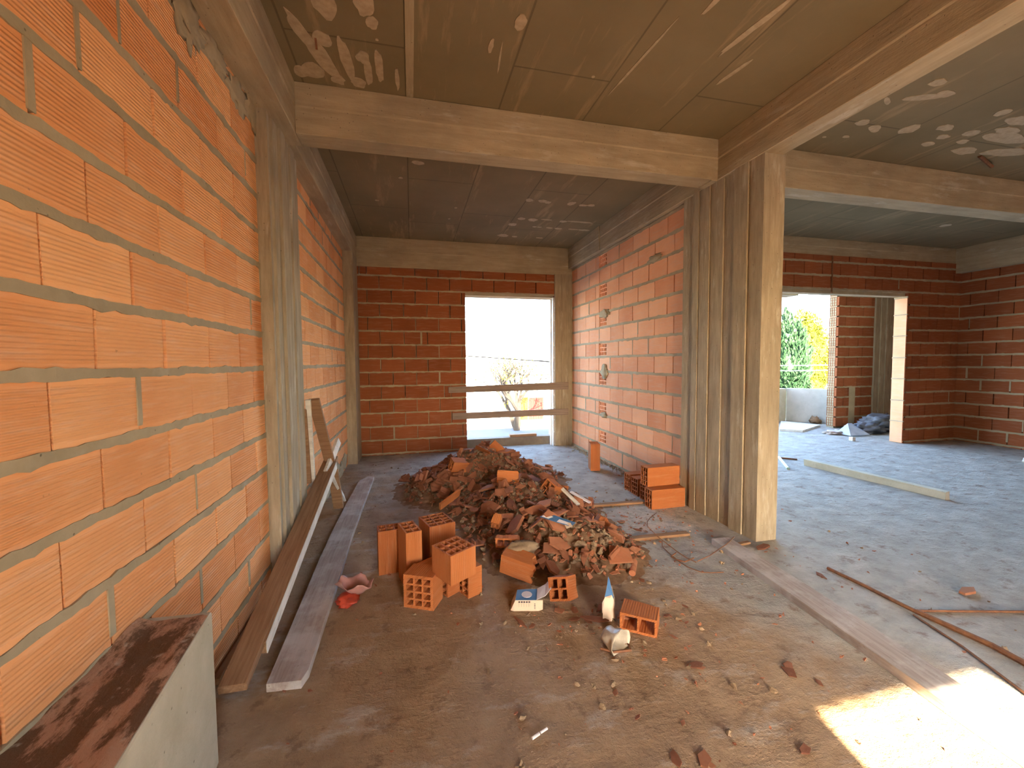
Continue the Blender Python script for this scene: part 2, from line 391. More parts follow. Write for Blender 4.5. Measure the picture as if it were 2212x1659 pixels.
# left wall, front bay and back bay; u = y + 3
ph = 1.267 - 7 * C
wall_obj('wall_left', 'brick_left', [
    dict(O=(-.817, -3, 0), U=Y, Nn=X, length=5.63, z0=0, z1=ZB, phase=ph, joints=((1.188 + 3) % BL, (1.343 + 3) % BL), T=.18, vm=.3),
    dict(O=(-.817, 3.25, 0), U=Y, Nn=X, length=2.4, z0=0, z1=ZB, phase=ph, joints=(.05, .21), T=.18, vm=.1)], 'orange ribbed hollow brick wall on the left')
wl = bpy.data.objects['wall_left']
for i in range(9):
    g = Mesh(); y_ = .75 + i * .235; lump(g, (-.818, y_, 2.655 - .03 * (i % 2)), (.012, .13, .055 + .02 * (i % 3)), 22, 12, .8, i + 3, 2.4); g.build('mortar_smear', MB['mortar'], wl, smooth=True)
# window wall at the back
JB = (-.465 + .69) % BL
wall_obj('wall_back', 'brick_shaded', [dict(O=(-.82, 6.06, 0), U=X, Nn=NY, length=3.4, z0=0, z1=2.62, phase=.026, joints=((JB + .16) % BL + .02, JB + .02), T=.15,
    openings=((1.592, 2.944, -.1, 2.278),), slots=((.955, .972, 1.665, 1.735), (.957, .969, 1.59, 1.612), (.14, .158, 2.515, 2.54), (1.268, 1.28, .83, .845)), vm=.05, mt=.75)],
    'brick wall with the tall window opening, shade put in its dark red')
# right wall of the back room with cells of toothed bricks showing in every other course
def skp(s0, s1, k):
    c = 4.99 - 3.284
    return (k % 2 == 1) and s0 < c < s1
def right_wall():
    b, m = Mesh(), Mesh()
    ja = (4.885 - 3.284) % BL; jb = (5.096 - 3.284) % BL
    slots = []
    brick_wall(b, m, O=(2.41, 3.284, 0), U=Y, Nn=NX, length=2.78, z0=0, z1=2.70, phase=.023, joints=(jb, ja), T=.12, vm=.12,
               openings=tuple((4.885 - 3.284, 5.097 - 3.284, .023 + k * C + .009, .023 + (k + 1) * C - .009) for k in (1, 3, 5, 7, 9, 11, 13)))
    m2 = Mesh()
    for k in (1, 3, 5, 7, 9, 11, 13):
        if .023 + (k + 1) * C > 2.75: continue
        hollow_end(m2, (2.418, 4.887, .023 + k * C + .012), Y, Z, X, .206, C - .024, .1, 4, 3, .013, .011, .95)
    off = len(m.v); m.v += b.v; m.f += [tuple(off + i for i in f) for f in b.f]; m.t += b.t; m.m += [1] * len(b.f)
    off = len(m.v); m.v += m2.v; m.f += [tuple(off + i for i in f) for f in m2.f]; m.t += m2.t; m.m += [1] * len(m2.f)
    o = m.build('wall_right', [MB['mortar'], MB['brick_wall']]); struct(o, 'orange brick wall right of the back room with hollow brick ends showing')
    for (y, z, w, h, sd) in ((4.93, 1.905, .28, .09, 1), (4.93, 1.16, .16, .17, 2), (4.93, .60, .16, .07, 3), (3.80, 2.33, .24, .07, 4)):
        g = Mesh(); lump(g, (2.405, y, z), (.02, w / 2, h / 2), 24, 12, .55, sd)
        g.build('mortar_smear', MB['mortar'], o, smooth=True)
    return o
right_wall()
# second room: far wall with the big opening, right wall
wall_obj('wall_far', 'brick_shaded', [dict(O=(2.53, 4.79, 0), U=X, Nn=NY, length=5.9, z0=0, z1=2.78, phase=.027, joints=(.1, .27), T=.18,
    openings=((.45, 7.335 - 2.53, -.1, 2.25),), vm=.05)], 'brick wall at the far end of the second room, shade put in its dark colour')
wall_obj('wall_far_right', 'brick_shaded', [dict(O=(8.42, -3, 0), U=Y, Nn=NX, length=7.8, z0=0, z1=2.66, phase=.027, joints=(.1, .27), T=.18, vm=.3,
    openings=((.3, 2.2, .9, 2.3),))], 'brick wall closing the second room on the right')  # opening out of view, added to light the left wall
# smooth brick jamb, the daylight on it put into a lighter brick colour
jm = Mesh(); bz = [0, .339, .663, .997, 1.32, 1.653, 1.975, 2.24]
for i, (a, b) in enumerate(zip(bz, bz[1:])): jm.box(7.322, 7.345, 4.795, 4.965, a + .008, b - .008, random.uniform(.6, .9))
jo = jm.build('brick_reveal', MB['brick_wall']); struct(jo, 'brick reveal of the far opening, daylight put in its bright orange')
j2 = Mesh()
for a in bz[1:-1]: j2.box(7.318, 7.34, 4.785, 4.97, a - .009, a + .009)
j2.box(7.318, 7.34, 4.79, 4.97, 2.22, 2.25); j2.build('reveal_mortar', MB['mortar'], jo)

# brick pier outside beyond the opening, its hollow ends facing us
pm, pb = Mesh(), Mesh()
brick_wall(pb, pm, O=(7.80, 6.21, 0), U=X, Nn=NY, length=.86, z0=0, z1=2.85, phase=.02, joints=(.16, .27), T=.18, vm=.05)
for k in range(14): hollow_end(pb, (7.795, 6.215, .02 + k * C + .012), Y, Z, X, .175, C - .024, .12, 4, 3, .008, .006, .35)
pm.box(8.10, 8.24, 6.203, 6.23, .05, .79)
off = len(pm.v); pm.v += pb.v; pm.f += [tuple(off + i for i in f) for f in pb.f]; pm.t += pb.t; pm.m += [1] * len(pb.f)
struct(pm.build('wall_terrace', [MB['mortar'], MB['brick_shaded']]), 'brick pier on the terrace with hollow brick ends on its edge')
# rear walls behind the camera
wall_obj('wall_rear', 'brick_wall', [dict(O=(9, -3, 0), U=NX, Nn=Y, length=10, z0=0, z1=ZC, phase=.02, joints=(.1, .26), T=.18, mort_on=False,
    openings=((9 - 1.44, 9 - .56, -.1, 2.315),))], 'rear brick wall with a doorway and a wide window')

# floor, ceiling
fl = Mesh()
fl.box(-1.0, 8.6, -3.2, 4.97, -.2, 0); fl.box(-1.0, 2.55, 4.97, 6.3, -.2, 0); fl.box(2.55, 9.6, 4.97, 7.6, -.2, 0)
struct(fl.build('floor', MB['floor']), 'dusty rough concrete floor')
ce = Mesh(); ce.box(-1.0, 8.6, -3.2, 5.0, ZC, ZC + .18); ce.box(-1.0, 2.55, 5.0, 6.21, ZC, ZC + .18)
ceil = struct(ce.build('ceiling', MB['ceiling']), 'bare concrete ceiling with formwork seams')
pt = Mesh()
def splat(x, y, sx, sy, rot=0, sd=0):
    k = []; n = 18
    for i in range(n):
        a = 2 * math.pi * i / n; s = 1 + .35 * noise.noise(Vector((math.cos(a) * 1.7 + sd, math.sin(a) * 1.7, sd * 3.1)))
        px, py = math.cos(a) * sx * s, math.sin(a) * sy * s
        k.append((x + px * math.cos(rot) - py * math.sin(rot), y + px * math.sin(rot) + py * math.cos(rot)))
    pt.prism(k, ZC - .003 - .0002 * (sd % 9), ZC + .0012 + .0001 * (sd % 7), 'z')
for i, (x, y, sx, sy, r) in enumerate([(-.368, 2.232, .06, .09, 0), (-.189, 2.19, .05, .08, 0), (-.50, 2.50, .035, .20, .35), (-.45, 2.62, .045, .17, .3), (-.43, 2.47, .05, .05, 0),
    (-.326, 2.60, .03, .18, .1), (-.235, 2.56, .035, .05, 0), (-.215, 2.68, .022, .12, 0), (-.15, 2.62, .022, .15, 0), (-.395, 2.79, .04, .04, 0), (-.28, 2.79, .04, .045, 0), (-.60, 2.76, .04, .05, 0), (-.53, 2.74, .07, .07, 0),
    (-.05, 2.70, .012, .10, 0), (.02, 2.70, .02, .07, 0), (-.16, 2.30, .03, .04, 0), (.572, 2.126, .03, .05, 0), (.453, 2.314, .015, .05, 0), (.52, 2.40, .005, .12, .1),
    (.02, 2.40, .008, .008, 0), (-.145, 2.41, .008, .008, 0), (1.1, 2.42, .01, .01, 0), (1.30, 2.25, .008, .33, -.1), (1.75, 1.9, .02, .2, -.2), (1.45, 1.75, .015, .15, -.1), (1.9, 2.2, .015, .12, -.2),
    (.089, 3.756, .05, .035, 0), (1.251, 4.35, .04, .045, 0), (1.397, 4.34, .045, .04, 0), (1.46, 4.36, .035, .035, 0), (1.721, 4.34, .035, .06, -.4), (1.865, 4.36, .05, .03, 0), (1.955, 4.34, .04, .03, 0),
    (1.309, 4.917, .045, .045, 0), (1.458, 4.927, .05, .05, 0), (1.613, 4.881, .07, .02, 0), (1.836, 4.906, .05, .035, 0), (1.98, 4.88, .1, .02, .1), (2.12, 4.88, .09, .025, 0), (1.261, 5.144, .05, .055, 0), (1.551, 5.167, .03, .02, 0), (1.62, 5.167, .03, .02, 0), (1.753, 5.17, .04, .025, 0), (1.87, 5.17, .05, .03, 0), (2.067, 5.157, .07, .02, 0), (2.22, 5.165, .08, .03, 0),
    (1.233, 5.606, .07, .06, 0), (1.401, 5.623, .04, .03, 0), (1.755, 5.61, .05, .02, 0), (.511, 4.733, .015, .02, 0), (.47, 5.1, .015, .02, 0), (-.319, 4.696, .02, .02, 0), (-.065, 4.089, .02, .02, 0),
    (3.212, 1.987, .05, .035, 0), (3.398, 2.058, .06, .035, 0), (3.3, 2.12, .12, .03, .3), (3.11, 2.201, .06, .015, -.5), (3.216, 2.43, .05, .035, 0), (3.384, 2.473, .07, .03, -.4), (3.65, 2.421, .06, .06, 0), (3.892, 2.345, .07, .035, 0), (4.029, 2.443, .05, .03, 0), (4.042, 2.547, .05, .03, 0),
    (4.18, 2.359, .06, .04, 0), (4.273, 2.459, .05, .03, 0), (4.047, 2.123, .05, .04, 0), (4.3, 2.16, .13, .05, 0), (4.55, 2.35, .22, .06, 0), (4.4, 2.27, .12, .04, 0), (4.478, 2.565, .11, .05, 0), (4.85, 2.5, .2, .06, .2), (3.287, 2.608, .03, .015, 0), (3.126, 2.65, .02, .01, 0), (6.701, 3.997, .07, .05, 0)]):
    splat(x, y, sx, sy, -r, i)
pt.build('plaster_patches', MB['patch'], ceil)
seam = Mesh(); seam.prism([(.0, ZC + .001), (.0, ZC - .006), (.045, ZC - .006), (.045, ZC + .001)], 1.4, 2.86, 'y'); seam.build('formwork_seam', MB['beam_y'], ceil)

# concrete beams and columns ------------------------------------------------
def steps(a, b, n, base, amp, sd):
    """fluted edge made by uneven form boards: list of (t, offset)"""
    rnd = random.Random(sd); out = []; ws = [rnd.uniform(.6, 1.4) for _ in range(n)]; tot = sum(ws); t = a
    for i, w in enumerate(ws):
        t2 = t + (b - a) * w / tot; o = base + rnd.uniform(-amp, amp)
        g = min(.006, abs(t2 - t) * .15) * (1 if b > a else -1)
        out += [(t + g, o), (t2 - g, o)]
        if i < n - 1: out.append((t2, min(o, base) - amp * .8 if base else o))
        t = t2
    return out
def beam(name, axis, a, b, p0, p1, z0, z1, m, label):
    me = Mesh(); h = z1 - z0
    # front (p0 side) made of two form boards with a slight lip at their joint
    sg = 1 if p1 > p0 else -1
    prof = [(p0, z0), (p0, z0 + h * .52), (p0 - .006 * sg, z0 + h * .53), (p0 - .004 * sg, z1), (p1, z1), (p1, z0)]
    me.prism(prof, a, b, axis); return struct(me.build(name, m, bevel=.004), label)
beam('beam', 'x', -.665, 2.36, 2.866, 3.03, ZB, ZC, MB['beam_x'], 'long concrete beam crossing above the back room entrance')
beam('beam', 'x', 2.515, 8.42, 2.866, 3.05, ZB, ZC, MB['beam_x'], 'concrete beam crossing the ceiling of the second room')
beam('beam', 'y', -3, 4.97, 2.355, 2.515, ZB, ZC, MB['beam_y'], 'concrete beam running from above the camera to the big column')
beam('beam', 'y', 4.97, 6.06, 2.345, 2.53, ZB, ZC, MB['beam_y'], 'concrete beam above the right wall of the back room')
beam('beam', 'y', -3, 3.03, -.665, -.9, ZB, ZC, MB['beam_y'], 'concrete beam along the top of the left wall')
beam('beam', 'y', 3.03, 6.06, -.70, -.9, ZB, ZC, MB['beam_y'], 'concrete beam along the left wall of the back room')
beam('beam', 'x', -.95, 2.5, 6.045, 6.2, 2.61, ZC, MB['beam_x'], 'concrete beam above the back window wall')
beam('beam', 'x', 2.515, 8.42, 4.8, 4.97, 2.77, ZC, MB['beam_x'], 'concrete beam over the far wall of the second room')
beam('beam', 'y', -3, 4.8, 8.30, 8.55, 2.63, ZC, MB['beam_y'], 'concrete beam over the right wall of the second room')
beam('beam', 'x', 8.3, 2.55, -2.82, -3.0, 2.68, ZC, MB['beam_x'], 'concrete beam over the rear wall')
cb = Mesh(); cb.box(2.30, 2.352, 2.87, 3.02, ZB - .01, ZC - .012); cb.build('beam_end_block', MB['beam_x'], bpy.data.objects['beam'])

def column(name, x0, x1, y0, y1, z1, label, fx=0, fy=0, sd=1, amp=.006, side='x0'):
    """fluted prism; side faces get form board steps"""
    p = []
    r = random.Random(sd)
    def edge(a, b, n):   # walk between two corners with board steps
        out = [a]; ax = Vector(a); d = Vector(b) - ax; nn = Vector((d.y, -d.x)).normalized(); t = 0
        ws = [r.uniform(.6, 1.4) for _ in range(n)]; s = sum(ws)
        for i, w in enumerate(ws):
            t2 = t + w / s; o = r.uniform(-amp, amp)
            if i: out.append(tuple(ax + d * (t + .006 / d.length) + nn * o))
            if i < n - 1:
                out.append(tuple(ax + d * (t2 - .006 / d.length) + nn * o)); out.append(tuple(ax + d * t2 - nn * (amp * 1.05)))
            t = t2
        return out
    cs = [(x0, y0), (x1, y0), (x1, y1), (x0, y1)]
    for i in range(4):
        n = fy if i in (1, 3) else fx
        p += edge(cs[i], cs[(i + 1) % 4], n) if n else [cs[i]]
    me = Mesh(); me.prism(p, 0, z1, 'z'); return struct(me.build(name, MB['col_v']), label)
column('column', 2.362, 2.535, 2.425, 3.29, ZB, 'wide board-marked concrete column between the two rooms', 0, 7, 3, .011)
column('column', -.95, -.754, 2.63, 3.25, ZB, 'board-marked concrete column against the left wall', 0, 6, 5, .016)
column('column', -.86, -.695, 5.63, 6.07, ZB, 'dark concrete column in the back left corner', 0, 2, 6, .003)
column('column', 2.127, 2.42, 6.035, 6.21, 2.62, 'concrete column between the window and the right wall', 2, 0, 8, .004)
column('column', 8.66, 9.2, 6.18, 6.4, 2.85, 'board-marked concrete column on the terrace', 4, 0, 9, .012)
struct((lambda q: (q.box(8.6, 9.4, 4.8, 4.97, 0, 2.86), q.box(9.25, 9.4, 4.97, 6.5, 0, 2.86), q.build('terrace_shade_wall', MB['brick_shaded']))[2])(Mesh()), 'unseen wall added to keep sun off the terrace column')  # unseen walls added to block sun and sky from pier and column
# slab over the terrace and an unseen block added overhead to shade the street
sl_ = Mesh(); sl_.box(6.9, 9.9, 4.97, 6.5, 2.86, 3.0); struct(sl_.build('terrace_roof', MB['ceiling']), 'concrete slab roofing the terrace edge')
up_ = Mesh(); up_.box(-1.0, 8.6, -3.18, 5.0, 3.2, 8.4); up_.box(-1.0, 2.55, 5.0, 6.2, 3.2, 8.4); struct(up_.build('street_shade_block', MB['beam_x']), 'unseen block added above the room to shade the street')
tbm = struct(beam('beam', 'x', 5.3, 6.35, 5.75, 6.0, 2.38, 2.7, MB['beam_x'], 'concrete beam end over the terrace'))
tb = Mesh(); tb.box(5.3, 5.5, 4.97, 5.8, 2.38, 2.7); tb.build('beam_arm', MB['beam_y'], tbm)

# curb outside the back window, with a piece of brick on it
cu = Mesh(); cu.box(.5, 2.6, 6.24, 6.36, -.2, .128, j=.004); struct(cu.build('sill_curb', MB['curb']), 'low concrete curb outside the back window')
cu = Mesh(); cu.box(1.47, 1.90, 6.26, 6.34, .13, .168, j=.003)
tag(cu.build('wood_offcut', MB['wood_brown']), 'short brown board lying on the curb outside the back window', 'board')
# window frame strips
wf = Mesh()
wf.box(2.085, 2.127, 6.13, 6.16, 0, 2.27); wf.box(.78, 2.085, 6.13, 6.16, 2.245, 2.277); wf.box(2.11, 2.127, 6.07, 6.13, 0, 2.27)
struct(wf.build('window_1', MB['white_wall']), 'pale plastered edge of the back window opening')

# terrace parapet
def slabwall(p, q, t, z0, z1, name, m, label):
    me = Mesh(); p, q = Vector((*p, 0)), Vector((*q, 0)); d = (q - p).normalized(); nn = Vector((-d.y, d.x, 0)) * t
    me.solid([v + Vector((0, 0, z)) for z in (z0, z1) for v in (p, q, q + nn, p + nn)]); return struct(me.build(name, m, bevel=.006), label)
slabwall((7.75, 7.25), (8.42, 6.47), .12, 0, .70, 'parapet', MB['parapet'], 'grey concrete parapet of the terrace')
slabwall((6.9, 7.02), (7.74, 7.24), .12, 0, .70, 'parapet', MB['block'], 'brown end of the terrace parapet')

# foreground concrete ledge at the left
lb = Mesh()
z1 = .505; prof = [(-.83, 1.49), (-.632, 1.478), (-.575, .95), (-.48, -.2), (-.83, -.2)]
lb.prism(prof, 0, z1, 'z')
ledge = lb.build('concrete_ledge', MB['block'], bevel=.004)
struct(ledge, 'pale concrete ledge against the left wall in the foreground')
dt = Mesh()
ny, nx = 60, 14
for j in range(ny):
    for i in range(nx):
        def q(i, j):
            y = -.19 + (1.485 + .16) * j / ny; xr = -.575 + (y - .95) * (-.057 / .528) if y > .95 else -.575 + (.95 - y) * .0826
            x = -.815 + (xr - .006 + .815) * i / nx
            h = .004 + .012 * max(0, noise.noise(Vector((x * 9, y * 5, 1)))) + .006 * noise.noise(Vector((x * 30, y * 24, 4))) + .02 * max(0, 1 - i / 3) * max(0, .5 + noise.noise(Vector((y * 6, 0, 2))))
            if i == nx: h = .0
            return (x, y, z1 + max(h, .0005))
        dt.face([q(i, j), q(i + 1, j), q(i + 1, j + 1), q(i, j + 1)])
o = dt.build('dirt_layer', None, ledge, smooth=True); weld(o)
def dirt_mat():
    m, n, b = mat('ledge_dirt'); a = noise_(n, coords(n, (6, 2.2, 1), world=True), 2.2, 6, .7); d = noise_(n, coords(n, world=True), 60, 4, .7)
    c = ramp(n, a, .46, .54, (.13, .065, .03), (.42, .24, .15)); c = mix(n, math_(n, 'MULTIPLY', ramp(n, noise_(n, coords(n, world=True), 16, 4, .6), .62, .7), .6), c, (.5, .42, .32))
    n.links.new(c, b.inputs['Base Color']); bump(n, b, math_(n, 'ADD', a, math_(n, 'MULTIPLY', d, .3)), .8, .01); return m
o.data.materials.clear(); o.data.materials.append(dirt_mat())
# whitewash smear on the ledge face
# ---------------------------------------------------------------- loose hollow bricks
def hollow_brick(name, L, Wd, H, nx, ny, tone=.5, wall=.011, web=.008, parent=None, broken=0, m='brick'):
    """local: length along X, centred in x,y, base at z=0, cells along X; nx cells across Y, ny across Z"""
    me = Mesh(); hollow_end(me, (-L / 2, -Wd / 2, 0), Y, Z, X, Wd, H, L, nx, ny, wall, web, tone)
    o = me.build(name, MB[m], parent); weld(o)
    if broken:
        for v in o.data.vertices:
            if v.co.x > 0: v.co.x += broken * (noise.noise(Vector((v.co.y * 30, v.co.z * 30, L))) - .3)
    return o
def put(o, loc, rot): o.location = loc; o.rotation_euler = rot; return o
HP = math.pi / 2
# upright: rotate so the local X goes up (ry=-90): x->z, z->-x
def upright(o, cx, cy, z, L, rz, H, tilt=(0, 0)):
    """stand a brick on its hollow end; footprint centre cx,cy; local Z (height H) becomes horizontal"""
    m = Matrix.Translation((cx, cy, z)) @ Matrix.Rotation(rz, 4, 'Z') @ Matrix.Rotation(tilt[0], 4, 'X') @ Matrix.Rotation(tilt[1], 4, 'Y') @ Matrix.Rotation(-HP, 4, 'Y') @ Matrix.Translation((L / 2, 0, -H / 2))
    o.matrix_world = m; return o
GB = 'loose hollow bricks at the front of the rubble'
def tb_(o, l): return tag(o, l, 'brick', GB)
# block seen end-on (3 x 4 cells facing the camera)
b = hollow_brick('hollow_brick', .125, .168, .178, 3, 4, .55, .016, .010)
put(b, (.040, 2.240, 0), (0, 0, R(63))); tb_(b, 'short hollow brick lying with its twelve square cells facing the camera')
b = hollow_brick('hollow_brick', .33, .178, .092, 3, 2, .5, .010, .007); upright(b, -.030, 2.48, 0, .33, R(16), .092)
tb_(b, 'narrow hollow brick standing on end, leftmost of the tall ones, six cells on top')
b = hollow_brick('hollow_brick', .33, .196, .162, 4, 3, .5, .010, .007); upright(b, .132, 2.56, 0, .33, R(17.5), .162); tb_(b, 'wide hollow brick standing on end behind, twelve cells on top')
b = hollow_brick('hollow_brick', .158, .166, .163, 3, 4, .7, .012, .009); upright(b, .200, 2.180, .168, .158, R(31.5), .163, (R(2), R(-2))); tb_(b, 'short hollow brick resting on two others, its cells facing up')
b = hollow_brick('hollow_brick', .09, .125, .162, 2, 4, .6); put(b, (.292, 2.290, 0), (0, 0, R(26))); tb_(b, 'hollow brick under the right side of the raised one, cells facing left front')
b = hollow_brick('hollow_brick', .085, .10, .162, 2, 4, .55); put(b, (.178, 2.318, 0), (0, 0, R(33))); tb_(b, 'hollow brick standing in the gap under the raised one')
b = hollow_brick('hollow_brick', .17, .12, .03, 3, 1, .5); put(b, (.10, 2.345, .135), (R(2), R(-4), R(30))); tb_(b, 'flat piece of brick lying behind the end-on block')
b = hollow_brick('hollow_brick', .30, .11, .15, 2, 3, .45); upright(b, -.15, 2.66, 0, .27, R(8), .15); b.scale = (.9, 1, 1); tb_(b, 'hollow brick partly hidden at the far left of the group, broken top')
GS = 'hollow bricks stacked against the big column'
rs = [(2.175, 3.245, 0, 0, 'front brick on the floor of the stack by the big column'), (2.235, 3.435, 0, R(3), 'second brick from the front on the floor of the column stack'),
      (2.24, 3.60, 0, R(2), 'third brick from the front on the floor of the column stack'), (2.25, 3.755, 0, R(1), 'rearmost brick on the floor of the column stack'),
      (2.255, 3.345, .172, R(2), 'brick lying on top of the column stack')]
for i, (x, y, z, a, l) in enumerate(rs):
    b = hollow_brick('hollow_brick', .33, .112, .17, 3, 4, .5 + .08 * (i % 3), .009, .006); put(b, (x if i != 4 else 2.19, y, z), (0, 0, a)); tag(b, l, 'brick', GS)
b = hollow_brick('hollow_brick', .32, .165, .11, 4, 2, .3, .009, .006); upright(b, 2.115, 4.60, 0, .32, R(-14), .11); tag(b, 'single red hollow brick standing upright on the floor before the right wall', 'brick')

# ---------------------------------------------------------------- rubble heap
def hmap(x, y):
    g = lambda cx, cy, sx, sy, a: a * math.exp(-(((x - cx) / sx) ** 2 + ((y - cy) / sy) ** 2))
    h = g(.76, 4.45, .50, .42, .36) + g(.90, 3.45, .40, .42, .25) + g(.92, 2.78, .36, .34, .17) + g(1.18, 2.55, .24, .25, .08) + g(.25, 4.1, .3, .3, .06)
    return h
rm = Mesh(); n = 90
for j in range(n):
    for i in range(n):
        def q(i, j):
            x = -.5 + 2.5 * i / n; y = 1.9 + 3.5 * j / n; h = hmap(x, y)
            h2 = h + min(h, .06) * (.9 * noise.noise(Vector((x * 14, y * 14, 0))) + .4 * noise.noise(Vector((x * 40, y * 40, 2))))
            return (x, y, h2 - .012)
        p = [q(i, j), q(i + 1, j), q(i + 1, j + 1), q(i, j + 1)]
        if max(v[2] for v in p) > 0: rm.face(p)
o = weld(rm.build('rubble_mound', MB['soil'], smooth=True)); tag(o, 'brown dirt and crumbled mortar under the brick shards', 'rubble', kind='stuff')
def shard_mesh(kind, sd, m):
    r = random.Random(sd); me = Mesh(); n = r.choice((4, 4, 5, 5, 6)); t = r.uniform(.05, .09) if kind != 'flat' else r.uniform(.06, .10)
    asp = r.uniform(.35, .9); k = []
    for i in range(n):
        a = 2 * math.pi * (i + r.uniform(-.3, .3)) / n; k.append((math.cos(a) * .5 * r.uniform(.75, 1.15), math.sin(a) * .5 * asp * r.uniform(.75, 1.15)))
    me.prism(k, -t / 2, t / 2, 'z', r.uniform(.2, .8))
    if kind == 'web':   # remains of the cell walls
        x = r.uniform(-.2, .2)
        me.box(x, x + .05, -.25 * asp * 1.2, .25 * asp * 1.2, t / 2, t / 2 + r.uniform(.12, .3), .5, .01)
        if r.random() < .6: me.box(x - .28, x - .23, -.2 * asp, .2 * asp, t / 2, t / 2 + r.uniform(.1, .25), .5, .01)
    if kind == 'lump':
        me = Mesh(); lump(me, (0, 0, 0), (.5, .5 * asp, .33), 6, 4, .9, sd, 2.6)
    o = me.build('shard', m); return o
protos = [shard_mesh('flat', s, MB['shard']) for s in range(9)] + [shard_mesh('web', 20 + s, MB['shard']) for s in range(6)]
lumps = [shard_mesh('lump', 40 + s, MB['mortar_lump']) for s in range(6)]
rnd = random.Random(11)
def normal(x, y):
    e = .03; return Vector((hmap(x - e, y) - hmap(x + e, y), hmap(x, y - e) - hmap(x, y + e), 2 * e)).normalized()
def place(o, x, y, s, lift=.0, tilt=.6, z=None):
    nn = normal(x, y) if z is None else Vector((0, 0, 1))
    q = nn.to_track_quat('Z', 'Y').to_matrix().to_4x4()
    hh = hmap(x, y) if z is None else z
    o.matrix_world = Matrix.Translation((x, y, hh + lift)) @ q @ Matrix.Rotation(rnd.uniform(0, 6.28), 4, 'Z') @ Matrix.Rotation(rnd.gauss(0, tilt), 4, 'X') @ Matrix.Rotation(rnd.gauss(0, tilt * .6), 4, 'Y') @ Matrix.Diagonal((s, s, s, 1))
used = 0; NS = 300
def sample():
    while True:
        x, y = rnd.uniform(-.45, 1.8), rnd.uniform(2.05, 5.2); h = hmap(x, y)
        if h > .02 and not (x < .42 and y < 2.75) and rnd.random() < min(1, h / .07) * (1.25 - .12 * (y - 2)): return x, y
for i in range(NS):
    src = rnd.choice(protos); x, y = sample()
    o = src.copy(); COL.objects.link(o); o.name = 'brick_shard'
    s = rnd.choice((.08, .10, .12, .14, .16, .20)) * rnd.uniform(.85, 1.15)
    place(o, x, y, s, .012 + s * .12, .45)
    zone = 'rear mound' if y > 3.9 else ('upper slope of the front mound' if y > 3.15 else ('right foot of the front mound' if x > 1.05 else 'left foot of the front mound'))
    big = 'broad plate-like' if s > .135 else ('middling' if s > .1 else 'small')
    tag(o, f'{big} jagged brick shard on the {zone}', 'brick shard', f'{big} brick shards on the {zone}')
for i in range(70):
    src = rnd.choice(lumps); o = src.copy(); COL.objects.link(o); o.name = 'mortar_lump'
    while True:
        x, y = sample()
        if rnd.random() < (.25 if x < 1.0 else 1.0): break
    s = rnd.uniform(.035, .08); place(o, x, y, s, .008, .5)
    zone = 'rear mound' if y > 3.9 else ('crest of the front mound' if y > 3.15 else 'foot of the front mound')
    tag(o, f'greyish lump of old mortar among the shards on the {zone}', 'mortar lump', f'mortar lumps on the {zone}')
# small debris, uncountable: one mesh
def join_scatter(name, n, srcs, smin, smax, sampler, mats, label, lift=.006, zf=None):
    me = Mesh()
    for i in range(n):
        src = rnd.choice(srcs); mi = 1 if src in lumps else 0
        x, y = sampler(); s = rnd.uniform(smin, smax)
        nn = normal(x, y) if zf is None else Vector((0, 0, 1)); z = hmap(x, y) if zf is None else zf
        T = Matrix.Translation((x, y, z + lift)) @ nn.to_track_quat('Z', 'Y').to_matrix().to_4x4() @ Euler((rnd.gauss(0, .5), rnd.gauss(0, .5), rnd.uniform(0, 6.3))).to_matrix().to_4x4() @ Matrix.Diagonal((s, s, s, 1))
        k = len(me.v); me.v += [tuple(T @ v.co) for v in src.data.vertices]; tn = rnd.uniform(.1, .9)
        for p in src.data.polygons: me.f.append(tuple(k + a for a in p.vertices)); me.t.append(tn); me.m.append(mi)
    return tag(me.build(name, mats, recalc=False), label, 'debris', kind='stuff')
join_scatter('small_rubble', 3200, protos + lumps, .022, .06, sample, [MB['shard'], MB['mortar_lump']], 'small brick and mortar crumbs filling the rubble heap')
def crumbs():
    while True:
        x, y = rnd.uniform(-.55, 3.2), rnd.uniform(.5, 5.6)
        w = .05 + math.exp(-((x - 1.5) ** 2 / .25 + (y - 2.95) ** 2 / .25)) + .35 * math.exp(-((x - 1.0) ** 2 + (y - 1.8) ** 2) / .3)
        if rnd.random() < w and hmap(x, y) < .02: return x, y
join_scatter('floor_crumbs', 650, protos + lumps, .008, .034, crumbs, [MB['shard'], MB['mortar_lump']], 'tiny brick crumbs and grit strewn over the floor', .002, 0.0)
join_scatter('wall_foot_crumbs', 160, lumps, .012, .05, lambda: (2.395 - abs(rnd.gauss(0, .05)), rnd.uniform(3.95, 6.0)), [MB['mortar'], MB['mortar']], 'pale mortar crumbs along the foot of the right wall', .004, 0.0)
